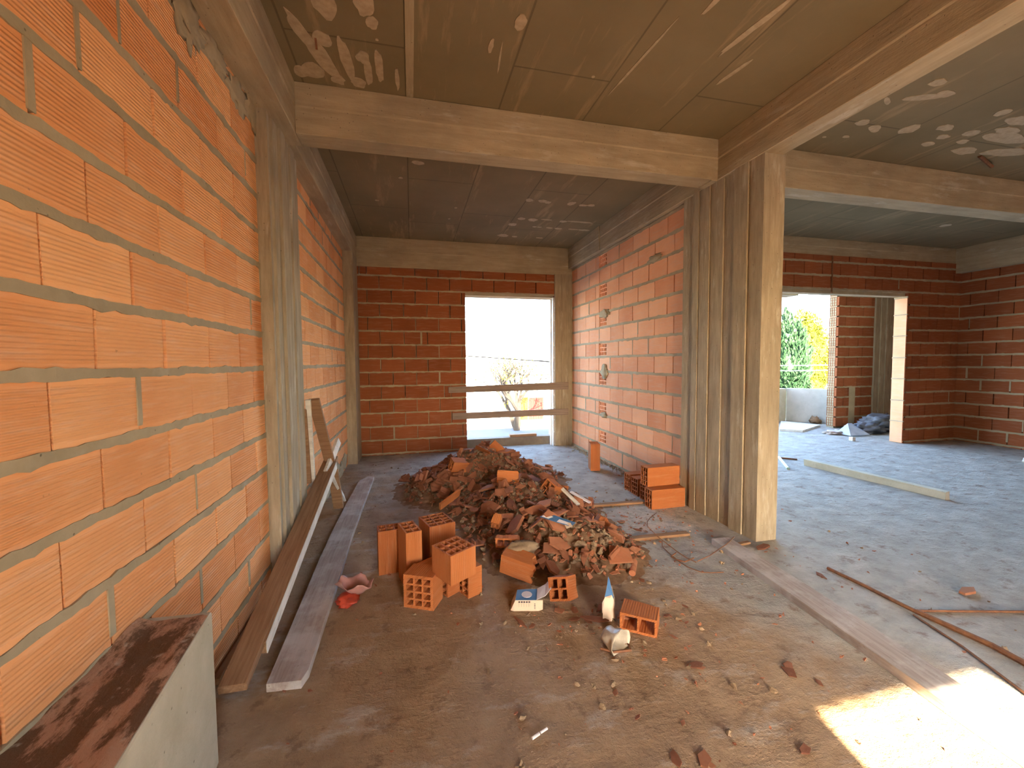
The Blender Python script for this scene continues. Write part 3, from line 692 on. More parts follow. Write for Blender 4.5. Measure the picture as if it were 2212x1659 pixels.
# single chips on the floor
GC = 'brick chips scattered on the open floor'
for i, (x, y, s) in enumerate([(1.145, 1.477, .075), (1.16, 1.46, .05), (1.521, 1.377, .06), (1.50, 1.345, .07), (1.56, 1.275, .05), (.917, 1.244, .04), (.897, 1.109, .07), (.90, 1.09, .05), (.749, 1.425, .035),
    (1.204, 2.361, .06), (2.355, 1.937, .08), (1.56, 2.05, .03), (1.376, 1.862, .035), (2.136, 1.96, .04), (.809, 1.131, .06), (1.245, 1.056, .06), (1.279, 1.765, .03), (1.235, 1.815, .045), (.55, 1.9, .05),
    (.60, 1.05, .03), (1.62, 3.0, .08), (1.55, 2.9, .06), (1.66, 2.82, .09), (1.45, 2.78, .07), (1.70, 3.1, .07), (1.50, 3.15, .06), (1.3, 2.15, .05), (.80, 1.97, .06), (.72, 1.99, .07), (.77, 1.90, .06), (.83, 1.87, .05), (1.17, 1.66, .05)]):
    o = rnd.choice(protos[:9]).copy(); COL.objects.link(o); o.name = 'brick_chip'; place(o, x, y, s, s * .05, .08, 0.0)
    zone = ('at the very bottom of the view' if y < 1.13 else 'right of the long pale plank' if x > 2 else 'between the heap and the floor battens' if y > 2.7 else 'just left of the sunlit patch' if x > 1.3 and y < 1.45
            else 'in the pair at the middle of the foreground' if x > 1.08 and 1.4 < y < 1.5 else 'by the carton and broken bricks' if 1.8 < y < 2.1 and x < 1.25 else 'on open floor right of the broken bricks' if y > 1.6 else 'alone in the brown foreground dust')
    tag(o, f"{'larger' if s > .055 else 'smaller'} terracotta chip {zone}", 'brick chip', f"{'larger' if s > .055 else 'smaller'} chips {zone}")
def one(src, name, x, y, z, s, rot, label, cat='brick shard', grp=None):
    o = src.copy(); COL.objects.link(o); o.name = name; o.matrix_world = Matrix.Translation((x, y, z)) @ Euler(rot).to_matrix().to_4x4() @ Matrix.Diagonal((*s, 1)); return tag(o, label, cat, grp)
one(protos[0], 'brick_shard', 2.966, 1.595, .012, (.14, .09, .15), (0, 0, .2), 'orange brick shard alone on the grey floor of the second room')
one(protos[1], 'brick_shard', 1.30, 2.36, .05, (.18, .10, .14), (-.15, .1, -.3), 'long flat terracotta shard on the right front edge of the heap')
one(protos[2], 'brick_shard', .94, 1.95, .012, (.10, .10, .1), (0, 0, .6), 'rounded pink shard between the heap and the upright carton')
one(protos[3], 'brick_shard', .50, 1.93, .010, (.13, .05, .1), (0, 0, 1.9), 'thin beige shard left below the fallen carton')
one(protos[4], 'brick_shard', 1.02, 1.83, .02, (.13, .10, .12), (.15, .1, .4), 'pinkish shard beside the broken brick near the carton')
one(protos[5], 'brick_shard', .86, 1.86, .015, (.13, .07, .1), (.1, 0, -.5), 'pale shard left of the upright carton')
one(protos[6], 'brick_shard', 2.33, 2.33, .01, (.16, .09, .12), (0, 0, .3), 'flat pale shard on the floor right of the big column')
one(protos[7], 'brick_shard', -.17, 2.98, .008, (.08, .05, .1), (0, 0, .3), 'small pink shard left behind the upright bricks')
# recognisable broken bricks in the heap
def hb(L, Wd, H, nx, ny, loc, rot, label, tone=.5, broken=.04, grp=None):
    b = hollow_brick('broken_brick', L, Wd, H, nx, ny, tone, broken=broken); b.matrix_world = Matrix.Translation(loc) @ Euler(rot).to_matrix().to_4x4(); return tag(b, label, 'broken brick', grp)
hb(.06, .15, .062, 3, 1, (.575, 2.54, .125), (0, R(-5), R(72)), 'fragment of brick showing three dark cells in a row at the heap front', .8)
hb(.09, .06, .055, 1, 1, (.56, 2.82, .165), (R(10), R(-30), R(60)), 'single cell fragment of brick above the three-cell one', .8)
hb(.20, .11, .12, 2, 2, (.60, 2.37, .03), (R(8), R(10), R(-35)), 'large overturned brick half buried at the front of the heap', .35, .06)
hb(.14, .10, .10, 2, 2, (1.38, 2.80, .04), (R(0), R(-55), R(-20)), 'red broken brick with two open cells at the right side of the heap', .3)
hb(.14, .085, .10, 2, 1, (1.42, 3.75, .03), (0, R(-75), R(10)), 'small hollow piece standing at the right rear of the front heap', .4)
hb(.20, .012, .11, 1, 1, (.80, 3.50, .235), (R(-20), R(5), R(-8)), 'large orange plate of brick on the crest of the front heap', .8)
hb(.15, .11, .13, 2, 2, (1.10, 3.33, .16), (R(30), R(20), R(40)), 'orange corner of brick on the right shoulder of the heap', .7)
hb(.16, .10, .11, 2, 2, (.42, 4.15, .22), (R(20), R(10), R(20)), 'broken brick at the left shoulder of the rear heap', .4)
hb(.24, .02, .07, 1, 1, (.30, 3.55, .10), (R(25), R(-18), R(35)), 'long brick wall piece with a pale edge on the left of the heap', .4)
hb(.17, .012, .10, 1, 1, (.72, 4.35, .345), (R(60), R(25), R(-20)), 'brown slab sticking up at the top of the rear heap', .2)
hb(.20, .012, .09, 1, 1, (.87, 4.40, .325), (R(10), R(42), R(10)), 'tilted slab beside the top of the rear heap', .3)
hb(.13, .11, .115, 2, 2, (.765, 2.03, .03), (R(-15), R(20), R(48)), 'red hollow brick half with four cells leaning against the carton', .35, .03)
hb(.13, .17, .085, 2, 1, (1.06, 1.775, .0), (0, 0, R(52)), 'broken red brick with two open cells right of the upright carton', .35, .02)
one(protos[8], 'brick_shard', .86, 2.98, .23, (.16, .13, .12), (.5, .3, 1), 'bright orange shard in the middle of the front heap')

m = Mesh(); lump(m, (.64, 2.44, .145), (.095, .06, .045), 28, 16, .4, 13, 2.2); tag(m.build('cement_lump', MB['mortar_lump'], smooth=True), 'rounded greyish lump of set cement on the overturned brick', 'cement lump')
m = Mesh(); m.tube([(1.26, 2.20, .025), (1.33, 2.30, .04)], .020, 14); tag(m.build('clay_tube', MB['shard']), 'short pinkish clay tube stub at the right foot of the heap', 'tube')
# ---------------------------------------------------------------- litter
def card(mb, pts, t=.0015):
    """thin folded card panel of given corner points with real thickness"""
    p = [Vector(q) for q in pts]; nn = (p[1] - p[0]).cross(p[2] - p[0]).normalized() * t
    k = len(mb.v); n = len(p); mb.v += [tuple(q) for q in p] + [tuple(q + nn) for q in p]
    mb.f.append(tuple(k + i for i in range(n))[::-1]); mb.f.append(tuple(k + n + i for i in range(n))); mb.t += [.5, .5]; mb.m += [mb.mi] * 2
    for i in range(n): mb.f.append((k + i, k + (i + 1) % n, k + n + (i + 1) % n, k + n + i)); mb.t.append(.5); mb.m.append(mb.mi)
c1 = empty('carton', (.56, 2.03, 0), R(-14)); tag(c1, 'crushed cream and blue carton lying open in front of the heap', 'carton')
m = Mesh(); card(m, [(-.085, 0, .002), (-.07, -.004, 0), (.06, -.004, 0), (.082, 0, .006), (.082, 0, .055), (-.06, 0, .055)]); card(m, [(-.085, 0, .002), (-.06, 0, .055), (-.055, .09, .05), (-.08, .09, .0)])
m.build('front_panel', MB['cream'], c1)
m = Mesh(); card(m, [(-.06, 0, .056), (.05, 0, .056), (.058, .095, .062), (-.05, .095, .058)]); m.build('lid', MB['blue_card'], c1)
m = Mesh(); card(m, [(.05, 0, .058), (.095, .01, .072), (.105, .105, .085), (.058, .095, .064)]); card(m, [(.095, .01, .072), (.128, .03, .10), (.13, .11, .11), (.105, .105, .085)]); m.build('flap', MB['white_card'], c1)
m = Mesh()
for i in range(5): m.box(-.045 + .013 * i, -.036 + .013 * i, -.0035, -.001, .044, .051)
for i in range(5): m.box(-.043 + .013 * i, -.0422 + .013 * i, -.0035, -.001, .022, .040)
for z in (.012, .02, .028, .036): m.box(.036, .044, -.0035, -.001, z, z + .002)
m.build('printing', MB['ink'], c1)
m = Mesh(); k = [(.0 + .028 * math.cos(a), .045 + .03 * math.sin(a)) for a in [2 * math.pi * i / 12 for i in range(12)]]; m.prism(k, .0605, .0625, 'z'); m.build('printed_oval', MB['white_card'], c1)
c2 = empty('carton', (.93, 1.85, 0), R(10)); tag(c2, 'torn cream carton standing upright with a blue pointed top', 'carton')
m = Mesh(); card(m, [(-.035, 0, .0), (.012, -.01, -.0), (.03, -.012, .0), (.032, 0, .10), (.02, 0, .125), (-.02, 0, .125), (-.038, 0, .10), (-.038, 0, .05), (-.033, 0, .045)]); card(m, [(.03, -.012, 0), (.05, .05, .0), (.056, .05, .14), (.035, .0, .11)])
m.build('front_panel', MB['cream'], c2)
m = Mesh(); card(m, [(-.022, .002, .122), (.03, .002, .11), (.052, .05, .09), (.03, .035, .19), (.012, .02, .215), (-.0, .012, .17)]); card(m, [(.03, -.0, .11), (.052, .05, .02), (.03, .035, .19)]); m.build('pointed_flap', MB['blue_card'], c2)
pk = empty('packet', (.93, 2.62, hmap(.93, 2.62) + .06), 0, (R(12), R(8), R(-12))); tag(pk, 'shiny dark blue and white packet lying flat on the front heap', 'packet')
m = Mesh(); card(m, [(-.11, .01, 0), (.09, -.07, .004), (.13, -.01, .0), (-.06, .06, .006)], .004); m.build('sheet', MB['blue_card'], pk)
m = Mesh(); card(m, [(-.10, .012, .006), (-.055, -.006, .0055), (-.02, .02, .0065), (-.06, .048, .0075)], .001); card(m, [(.0, -.03, .006), (.07, -.055, .008), (.09, -.03, .007), (.02, 0, .007)], .001); m.build('white_print', MB['white_card'], pk)
m = Mesh(); card(m, [(.06, -.09, .0), (.10, -.07, .01), (.09, -.03, .01), (.05, -.05, .004)], .002); m.build('torn_corner', MB['cream'], pk)
def strip(name, p, q, w, t, m, label, cat, up=(0, 0, 1)):
    me = Mesh(); me.beam(p, q, w, t, up); o = me.build(name, MB[m], bevel=min(t, w) * .1)
    # move the origin to the start of the strip with its local X along it
    p, q = Vector(p), Vector(q); d = (q - p).normalized(); u = Vector(up); sd = u.cross(d).normalized(); u = d.cross(sd)
    Mx = Matrix((d, sd, u)).transposed().to_4x4(); Mx.translation = p
    o.data.transform(Mx.inverted()); o.matrix_world = Mx
    return tag(o, label, cat)
strip('wood_offcut', (1.22, 3.30, .22), (1.30, 3.12, .13), .03, .015, 'wood_pale', 'short pale yellow stick poking out of the heap right side', 'stick')
strip('wood_offcut', (1.34, 3.40, .15), (1.46, 3.25, .09), .03, .012, 'white_card', 'short white slat poking out of the heap right side', 'slat')
# clear plastic bag remnant
m = Mesh(); ring = 20
for j in range(7):
    for i in range(ring):
        def q(i, j):
            a = 2 * math.pi * i / ring; r = .038 + .006 * j * .6; fold = .010 * noise.noise(Vector((math.cos(a) * 3, math.sin(a) * 3, j * .35)))
            return ((r + fold) * math.cos(a), -.012 * j + .01, max(.002, .036 + (r * .95 + fold) * math.sin(a) * (1 if math.sin(a) > 0 else .9)))
        m.face([q(i, j), q(i + 1, j), q(i + 1, j + 1), q(i, j + 1)])
o = weld(m.build('plastic_bag', MB['plastic'], smooth=True)); sm = o.modifiers.new('s', 'SOLIDIFY'); sm.thickness = .0015
o.location = (.853, 1.70, 0); o.rotation_euler = (0, 0, R(25)); tag(o, 'crumpled clear plastic tube below the upright carton', 'plastic bag')
m = Mesh(); pts = [(.80, 1.665, .006), (.845, 1.63, .006), (.925, 1.622, .006), (.935, 1.66, .006), (.905, 1.72, .007)]; m.tube(pts, .006, 6)
tag(m.build('bent_rod', MB['steel']), 'dark bent rod lying in a corner shape under the clear plastic', 'rod')
# red plastic bag
rb = empty('plastic_bag', (-.345, 2.36, 0), R(-25)); tag(rb, 'small red plastic bag with crumpled mouth beside the grey floor plank', 'plastic bag')
m = Mesh(); lump(m, (0, -.03, .02), (.055, .06, .022), 24, 12, .5, 3); m.build('body', MB['red_bag'], rb, smooth=True)
m = Mesh()
for j in range(5):
    for i in range(24):
        def q(i, j):
            a = 2 * math.pi * i / 24; r = .045 + .010 * j + .022 * (j / 5) * noise.noise(Vector((math.cos(a) * 3, math.sin(a) * 3, j * .3)))
            return (r * math.cos(a) * 1.1, .04 + r * math.sin(a) * .7, .025 + .012 * j + .02 * (j / 5) * math.sin(5 * a) * .8)
        m.face([q(i, j), q(i + 1, j), q(i + 1, j + 1), q(i, j + 1)])
o = weld(m.build('crumpled_mouth', MB['pink_bag'], rb, smooth=True)); sm = o.modifiers.new('s', 'SOLIDIFY'); sm.thickness = .0015
m = Mesh(); m.tube([(.376, 1.307, .008), (.405, 1.317, .010)], .005, 8); p_ = m.build('lighter', MB['white_card']); tag(p_, 'small white stick lying near the bottom edge of the view', 'stick')
m = Mesh(); m.tube([(.41, 1.319, .0105), (.437, 1.328, .012)], .004, 8); m.build('cap', MB['white_card'], p_)

# ---------------------------------------------------------------- timber
def plank(name, pts, label, cat='plank', m='wood_grey', t=.03, th=None):
    """flat board from outline of (x,y) lying at z th..th+t, local X along its length"""
    a = (Vector(pts[0]) + Vector(pts[-1])) / 2; b = Vector(max(pts, key=lambda q: (Vector(q) - a).length))
    d = (b - a).normalized(); me = Mesh(); loc = [((Vector(p) - a).dot(d), (Vector(p) - a).dot(Vector((-d.y, d.x)))) for p in pts]
    me.prism(loc, 0, t, 'z'); o = me.build(name, MB[m], bevel=.002); o.location = (a.x, a.y, th or 0); o.rotation_euler = (0, 0, math.atan2(d.y, d.x)); return tag(o, label, cat)
plank('plank', [(-.58, 1.759), (-.588, 2.203), (-.602, 2.84), (-.604, 3.3), (-.595, 3.9), (-.573, 4.677), (-.494, 4.835), (-.427, 4.80), (-.44, 3.9), (-.447, 3.15), (-.437, 2.6), (-.437, 2.22), (-.434, 1.804), (-.45, 1.746)], 'long grey weathered plank lying flat on the floor right of the leaning timbers', t=.035)
def lean(name, p, q, w, h, m, label, cat='timber', up=(0, 0, 1)): return strip(name, p, q, w, h, m, label, cat, up)
lean('timber', (-.690, 1.74, .05), (-.665, 3.72, .50), .10, .035, 'wood_brown', 'long brown board rising from the floor to the trestle, leftmost of the leaning pair')
b = lean('timber', (-.640, 1.93, .075), (-.618, 3.60, .47), .022, .062, 'wood_brown', 'narrow board on edge with a cement-whitened side beside the brown one')
me = Mesh(); me.box(0, 1.70, -.0135, -.0108, -.031, .031, j=.001); me.build('whitened_side', MB['wood_pale'], b)
lean('timber', (-.745, 2.22, .02), (-.735, 2.86, .24), .05, .02, 'wood_grey', 'short greyish board leaning between the wall and the brown board')
lean('timber', (-.79, 1.85, .01), (-.775, 3.3, .03), .03, .03, 'wood_brown', 'thin dark batten on the floor against the left wall')
tr = empty('trestle', (-.65, 3.55, 0)); tag(tr, 'rough wooden trestle of nailed offcuts leaning against the left wall', 'trestle')
T = lambda p: Vector(p) - Vector((-.65, 3.55, 0))
def part(name, p, q, w, h, m, up=(0, 1, 0)):
    me = Mesh(); me.beam(T(p), T(q), w, h, up); return me.build(name, MB[m], tr, bevel=.002)
part('leg', (-.70, 3.30, 1.03), (-.66, 3.62, .48), .075, .03, 'wood_brown')
part('leg', (-.735, 3.28, 1.03), (-.745, 3.42, .15), .035, .03, 'wood_pale')
part('leg', (-.765, 3.27, .96), (-.765, 3.35, .4), .04, .025, 'wood_brown')
part('leg', (-.655, 3.70, .40), (-.645, 3.86, .03), .08, .035, 'wood_brown')
part('brace', (-.655, 3.50, .46), (-.625, 4.02, .06), .07, .02, 'wood_pale', up=(1, .2, .3))
part('top_rail', (-.66, 3.45, .44), (-.63, 3.85, .62), .06, .025, 'wood_pale', up=(1, 0, .3))
# window guard rails nailed across the opening
r1 = Mesh(); r1.solid([(.51, 6.02, .858), (2.34, 6.02, .872), (2.34, 6.045, .872), (.51, 6.045, .858), (.51, 6.02, .944), (2.34, 6.02, .985), (2.34, 6.045, .985), (.51, 6.045, .944)])
G = 'guard boards across the back window'
tag(r1.build('guard_rail', MB['wood_rail'], bevel=.003), 'upper wooden board nailed across the back window opening', 'board', G)
r1 = Mesh(); r1.solid([(.56, 6.02, .47), (2.34, 6.02, .48), (2.34, 6.045, .48), (.56, 6.045, .47), (.56, 6.02, .565), (2.34, 6.02, .575), (2.34, 6.045, .575), (.56, 6.045, .565)])
tag(r1.build('guard_rail', MB['wood_rail'], bevel=.003), 'lower wooden board nailed across the back window opening', 'board', G)
# plank across the threshold on the right
plank('plank', [(2.03, 2.47), (1.95, 1.75), (1.867, 1.051), (1.85, .84), (1.80, .1), (1.94, .1), (2.005, .9), (2.06, 1.3), (2.12, 1.83), (2.162, 2.46)], 'long pale grey plank on the floor running from the column towards the sunlit patch', t=.042)
# formwork board in the second room
sb = Mesh(); sb.box(-.0, 1.37, -.03, .03, 0, .075, j=.004); o = sb.build('formwork_board', MB['block'], bevel=.003); o.location = (4.70, 4.10, 0); o.rotation_euler = (0, 0, math.atan2(-1.35, .06)); tag(o, 'cement-crusted board on edge lying on the second room floor', 'board')
# strips set in the floor
strip('floor_batten', (1.46, 3.40, .008), (2.06, 3.37, .008), .05, .02, 'wood_brown', 'brown batten in the floor running to the brick stack', 'batten')
strip('floor_batten', (1.40, 2.68, .008), (1.98, 2.66, .008), .055, .02, 'wood_brown', 'brown batten in the floor in front of the rubble right side', 'batten')
strip('floor_batten', (2.12, 2.40, .006), (2.30, 2.42, .006), .03, .016, 'wood_brown', 'short brown batten at the foot of the big column', 'batten')
m = Mesh(); m.tube([(2.473, 1.988, .008), (2.479, 1.783, .008), (2.465, 1.573, .012), (2.471, 1.522, .01)], .010, 6)
tag(m.build('steel_bar', MB['steel']), 'short rusty bar on the floor at the far end of the long one', 'bar')
m = Mesh(); m.tube([(2.471, 1.522, .011), (2.494, 1.25, .013), (2.48, 1.142, .012), (2.44, .7, .012)], .013, 6)
tag(m.build('steel_bar', MB['steel']), 'long rusty bar running along the floor to the lower right edge', 'bar')
m = Mesh(); m.tube([(2.431, 1.508, .007), (2.369, 1.281, .007), (2.266, 1.039, .007), (2.1, .6, .007)], .005, 6)
tag(m.build('steel_rod', MB['steel']), 'thin rusty rod left of the long bar, reaching the sun patch', 'rod')
m = Mesh(); m.tube([(2.49, 1.53, .006), (2.75, 1.46, .006), (3.2, 1.34, .006)], .006, 6)
tag(m.build('steel_rod', MB['steel']), 'dark rod on the floor branching off to the right edge', 'rod')
# wire loops on the floor
w_ = [(2.007, 3.111, .01), (1.897, 3.03, .06), (1.823, 2.956, .09), (1.777, 2.878, .09), (1.763, 2.814, .07), (1.74, 2.677, .04), (1.734, 2.575, .03), (1.728, 2.44, .02), (1.732, 2.338, .01), (1.753, 2.267, .008)]
def shift(p):   # keep the sight line when a point is lifted off the floor
    x, y, z = p; f = 1 - z / 1.289; return (x * f, y * f, z)
for pts, l in (([shift(p) for p in w_], 'long dark wire arching over the floor beside the brick stack'),
    ([shift(p) for p in [(2.272, 2.531, .04), (2.132, 2.443, .05), (2.015, 2.385, .05), (1.9, 2.325, .03), (1.766, 2.276, .008)]], 'wire crossing the far end of the long pale plank'),
    ([(1.701, 2.402, .008), (1.636, 2.363, .008), (1.645, 2.313, .008), (1.674, 2.276, .008), (1.719, 2.288, .01), (1.76, 2.301, .012)], 'thick bent wire in a hook shape on the floor'),
    ([(1.707, 2.574, .02), (1.664, 2.509, .01), (1.654, 2.426, .006), (1.647, 2.289, .006), (1.654, 2.208, .006), (1.692, 2.14, .006), (1.75, 2.118, .006), (1.822, 2.107, .006)], 'curved wire sweeping towards the camera on the floor')):
    m = Mesh(); m.tube(pts, .0045 if 'thick' in l else .003, 6); tag(m.build('wire', MB['steel']), l, 'wire')
# things near the far opening
m = Mesh(); m.tube([(4.69, 4.47, .015), (4.31, 3.98, .015)], .016, 10); tag(m.build('pipe', MB['pipe']), 'pale green plastic pipe on the floor beside the big column', 'pipe')
m = Mesh(); m.tube([(4.66, 4.50, .01), (4.83, 4.33, .01)], .010, 8); tag(m.build('steel_rod', MB['steel']), 'dark rod crossing the pale green pipe', 'rod')
m = Mesh(); m.box(-.03, .03, -.03, .03, 0, .06, j=.003); o = m.build('wood_block', MB['wood_pale'], bevel=.002); o.location = (6.84, 5.17, 0); tag(o, 'small wooden cube before the bundled sheet', 'block')
plank('plywood_sheet', [(6.54, 6.24), (6.80, 6.0), (7.69, 6.42), (7.42, 7.05)], 'plywood sheet lying on the terrace floor by the parapet', 'board', 'wood_pale', .04)
tp = empty('sheet_bundle', (7.9, 5.7, 0)); tag(tp, 'crumpled dark grey plastic sheet heaped beyond the far opening', 'plastic sheet')
m = Mesh(); lump(m, (.45, .05, .13), (.42, .26, .17), 40, 22, .45, 2, 2.2); lump(m, (-.1, -.05, .07), (.40, .18, .10), 36, 18, .5, 5, 2.4); m.build('dark_folds', MB['tarp'], tp, smooth=True)
m = Mesh(); card(m, [(-.76, -.28, .02), (-.60, -.10, .20), (-.40, -.32, .03)], .006); card(m, [(-.60, -.10, .20), (-.25, .1, .16), (-.40, -.32, .03)], .006); card(m, [(-.76, -.28, .02), (-.74, .0, .02), (-.60, -.10, .20)], .006); m.build('folded_flap', MB['tarp_light'], tp)
m = Mesh(); lump(m, (7.22, 5.72, .03), (.22, .14, .035), 24, 10, .6, 9, 2.5); tag(m.build('rag', MB['rag'], smooth=True), 'pale dirty rag between the brick pier and the dark sheet', 'rag')
m = Mesh(); lump(m, (8.02, 6.80, .06), (.10, .08, .07), 16, 10, .7, 4, 2.5); tag(m.build('debris_pile', MB['soil'], smooth=True), 'small dark heap of debris at the foot of the terrace parapet', 'debris')
m = Mesh(); m.beam((7.33, 3.46, 0), (7.55, 3.46, .28), .10, .03, (0, 1, 0)); tag(m.build('leaning_board', MB['wood_pale']), 'pale leaning board just entering at the right edge', 'board')
m = Mesh(); m.tube([(4.71, 2.595, ZC - .004), (5.0, 2.668, ZC - .03)], .014, 8); tag(m.build('ceiling_conduit', MB['steel']), 'short dark conduit stub sticking out of the second room ceiling', 'conduit')
m = Mesh(); m.box(-.005, .005, -.005, .005, -.05, .0); o = m.build('nail', MB['steel']); o.location = (-.46, 2.47, ZC); o.rotation_euler = (.5, 0, 0); tag(o, 'rusty nail sticking out of the patched ceiling corner', 'nail')
m = Mesh(); m.box(5.85, 5.865, 4.775, 4.79, 2.25, ZC - .24); tag(m.build('hanging_cord', MB['steel']), 'dark cord hanging down the far wall above the opening', 'cord')

for i in range(8):
    g = Mesh(); lump(g, (-.815, 3.45 + i * .27, .07 + .03 * (i % 3)), (.018, .17, .085), 22, 12, .6, i + 30, 2.4); g.build('mortar_smear', MB['mortar'], wl, smooth=True)
# ---------------------------------------------------------------- outside
GZ = -3.2
g = Mesh(); g.box(-60, 90, -60, 27.6, GZ - .3, GZ); struct(g.build('street', MB['asphalt']), 'blue-grey street below the window')
g = Mesh(); g.box(-60, 90, 27.6, 120, GZ - .3, GZ + .12); struct(g.build('pavement', MB['pave']), 'pale pavement across the street')
h = empty('house', (10, 33, GZ)); tag(h, 'pale blue house with a red garage door across the street', 'house')
m = Mesh(); m.box(-2.6, 6, -2.5, 4, 0.1, 3.6); m.build('wall', MB['blue_wall'], h)
m = Mesh(); m.box(-2.9, 6.3, -2.8, 4.3, 3.6, 3.8); m.build('roof', MB['white_wall'], h)
m = Mesh()
for i in range(6): m.box(-1.4 + .2 * i, -1.21 + .2 * i, -2.56, -2.49, .12, 1.80)
m.build('garage_door', MB['red_door'], h)
m = Mesh(); m.box(-2.1, -1.45, -2.58, -2.49, .12, 1.85); m.build('orange_gate', MB['orange'], h)
h2 = empty('house', (0, 38, GZ)); tag(h2, 'white house across the street, left of the tree', 'house')
m = Mesh(); m.box(-6, 6.8, 0, 6, 0.1, 4.1); m.build('wall', MB['white_wall'], h2)
m = Mesh(); m.box(-6.3, 7.1, -.3, 6.3, 4.1, 4.3); m.build('roof', MB['white_wall'], h2)
for i in range(3):
    m = Mesh(); m.box(-3 + 3 * i, -1.6 + 3 * i, -.06, .02, 1.2, 2.6); m.build('window', MB['blue_wall'], h2)
def tree(name, base, H, sd, label, leafm=None, nleaf=0, lr=.9, lz=.6, leaf=.09, spread=.5, r0=.12):
    t = empty(name, base); tag(t, label, 'tree'); r = random.Random(sd); m = Mesh(); tips = []
    def br(p, d, L, rad, dep):
        pts = [p]; q = p
        for i in range(4):
            d = (d + Vector((r.gauss(0, .12), r.gauss(0, .12), r.gauss(0, .08)))).normalized(); q = q + d * L / 4; pts.append(q)
        m.tube(pts, rad, 6, rad * .6); tips.append(q)
        if dep == 0: return
        for i in range(r.choice((2, 3, 3))):
            a = r.uniform(0, 6.28); nd = (d + Vector((math.cos(a), math.sin(a), r.uniform(.0, .5))) * spread * r.uniform(.7, 1.3)).normalized()
            br(pts[-1 - (i > 1)], nd, L * r.uniform(.6, .8), rad * .6, dep - 1)
    if r0:
        for k in range(3 if H < 6 else 1):
            a = k * 2.1 + .4; br(Vector((0, 0, -.05)), Vector((math.cos(a) * .5, math.sin(a) * .5, 1)).normalized(), H * .38, r0, 4)
        m.build('branches', MB['bark'], t)
    if leafm:
        lm = Mesh()
        for i in range(nleaf):
            c = r.choice(tips) + Vector((r.gauss(0, .25), r.gauss(0, .25), r.gauss(0, .2)))
            u = Vector((r.gauss(0, 1), r.gauss(0, 1), r.gauss(0, 1))).normalized(); v = u.orthogonal().normalized(); s = leaf * r.uniform(.6, 1.3)
            lm.face([c - u * s, c - v * s * .5, c + u * s, c + v * s * .5])
        lm.build('leaves', MB[leafm], t, recalc=False)
    return t
tree('bare_tree', (6.7, 26.6, GZ), 5.0, 5, 'thin branching tree with few leaves on the far side of the street', 'leaf_yellow', 500, leaf=.08, r0=.19, spread=.65)
tree('street_tree', (11.6, 27.4, GZ), 3.2, 8, 'leafy tree right of the bare tree by the pale blue house', 'leaf_lime', 1200, leaf=.11, r0=.08)
tree('street_tree', (1.8, 30.6, GZ), 5.0, 12, 'pale yellow-green tree at the left of the window view', 'leaf_yellow', 350, leaf=.08, r0=.06)
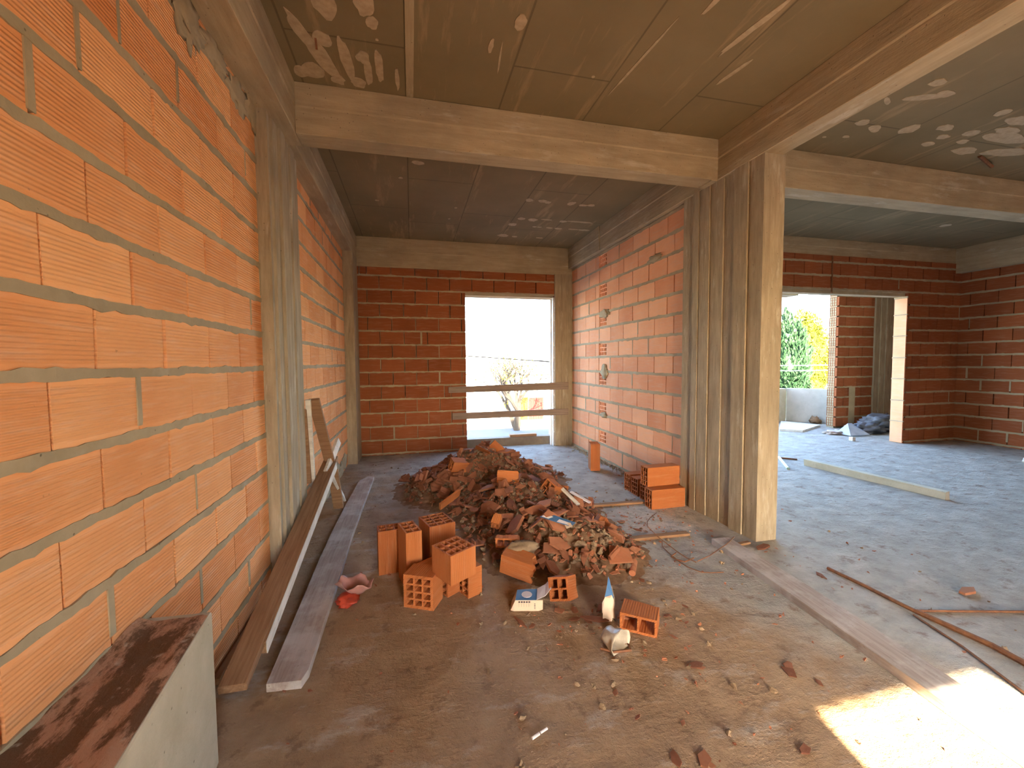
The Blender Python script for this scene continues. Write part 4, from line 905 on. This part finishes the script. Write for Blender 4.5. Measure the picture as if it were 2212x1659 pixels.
def crown(name, c, rx, ry, rz, seed, leafm, label, n=9000, leaf=.13, trunk=True, plume=False):
    t = empty(name, (c[0], c[1], GZ)); tag(t, label, 'tree'); r = random.Random(seed); lm = Mesh()
    cz = c[2] - GZ
    core = Mesh(); lump(core, (0, 0, cz), (rx * .82, ry * .82, rz * .86), 28, 20, .35, seed, 2.2); core.build('inner_foliage', MB[leafm], t, smooth=True)
    for i in range(n):
        th = math.acos(r.uniform(-1, 1)); p = r.uniform(0, 6.283); d = Vector((math.sin(th) * math.cos(p), math.sin(th) * math.sin(p), math.cos(th)))
        if d.y > .35: continue
        s = 1 + .28 * noise.noise(d * 2.6 + Vector((seed, 0, 0))) + .16 * noise.noise(d * 7 + Vector((0, seed, 0)))
        q = Vector((d.x * rx * s, d.y * ry * s, cz + d.z * rz * s)) * 1.0 - d * r.uniform(0, .18)
        u = (Vector((0, 0, .9)) + d * .6 + Vector((r.gauss(0, .35), r.gauss(0, .35), r.gauss(0, .3)))).normalized() if plume else Vector((r.gauss(0, 1), r.gauss(0, 1), r.gauss(0, 1))).normalized()
        v = u.orthogonal().normalized(); v = (Matrix.Rotation(r.uniform(0, 6.28), 3, u) @ v); sz = leaf * r.uniform(.6, 1.4)
        lm.face([q - u * sz, q - v * sz * .32, q + u * sz, q + v * sz * .32])
    lm.build('leaves', MB[leafm], t, recalc=False)
    if trunk: m = Mesh(); m.tube([(0, 0, 0), (0, 0, cz - rz * .6)], .16, 8); m.build('trunk', MB['bark'], t)
crown('conifer', (19.35, 18.0, .9), 1.05, .9, 2.45, 2, 'leaf_green', 'dense blue-green conifer outside the far opening', plume=True)
crown('broadleaf_tree', (21.7, 19.2, 1.2), 1.45, .9, 2.6, 6, 'leaf_yellow', 'bright yellow-green tree right of the dark conifer', n=9000, leaf=.10)
crown('shrub', (20.2, 15.9, -1.2), .7, .5, 1.1, 9, 'dry', 'dry beige brush between the two trees behind the parapet', n=1500, leaf=.16, trunk=False)
crown('shrub', (20.6, 14.8, -1.5), .5, .4, 1.0, 15, 'leaf_lime', 'fresh green bush low in front of the yellow tree', n=1500, leaf=.14, trunk=False)
for z, l in ((1.165, 'upper pale cable strung across the terrace view'), (1.025, 'lower pale cable strung across the terrace view')):
    m = Mesh(); m.tube([(8.3, 9.0, z + .02), (9.8, 9.0, z - .01), (12.5, 9.0, z + .0)], .012, 6); tag(m.build('cable', MB['wire_rail']), l, 'cable')
for dz, l in ((0, 'upper street cable seen through the back window'), (-.05, 'lower street cable seen through the back window')):
    m = Mesh(); m.tube([(-8, 12, 2.5 + dz * 3), (1.52, 12, 1.54 + dz), (4.07, 12, 1.315 + dz * .3), (9, 12, .9 + dz)], .014 if dz else .008, 6); tag(m.build('cable', MB['cable']), l, 'cable')

for x, y, z, l in ((9.0, 12.0, 1.5, 'utility pole holding the street cables on the right'), (-8.0, 12.0, 3.6, 'utility pole holding the street cables on the left')):
    m = Mesh(); m.tube([(0, 0, 0), (0, 0, z - GZ)], .13, 10, .09); o = m.build('utility_pole', MB['bark']); o.location = (x, y, GZ); tag(o, l, 'pole')
for x, l in ((8.3, 'left post holding the pale cables'), (12.5, 'right post holding the pale cables')):
    m = Mesh(); m.tube([(0, 0, 0), (0, 0, 1.3 - GZ)], .05, 8); o = m.build('cable_post', MB['bark']); o.location = (x, 9.0, GZ); tag(o, l, 'post')
for o in protos + lumps: bpy.data.objects.remove(o)
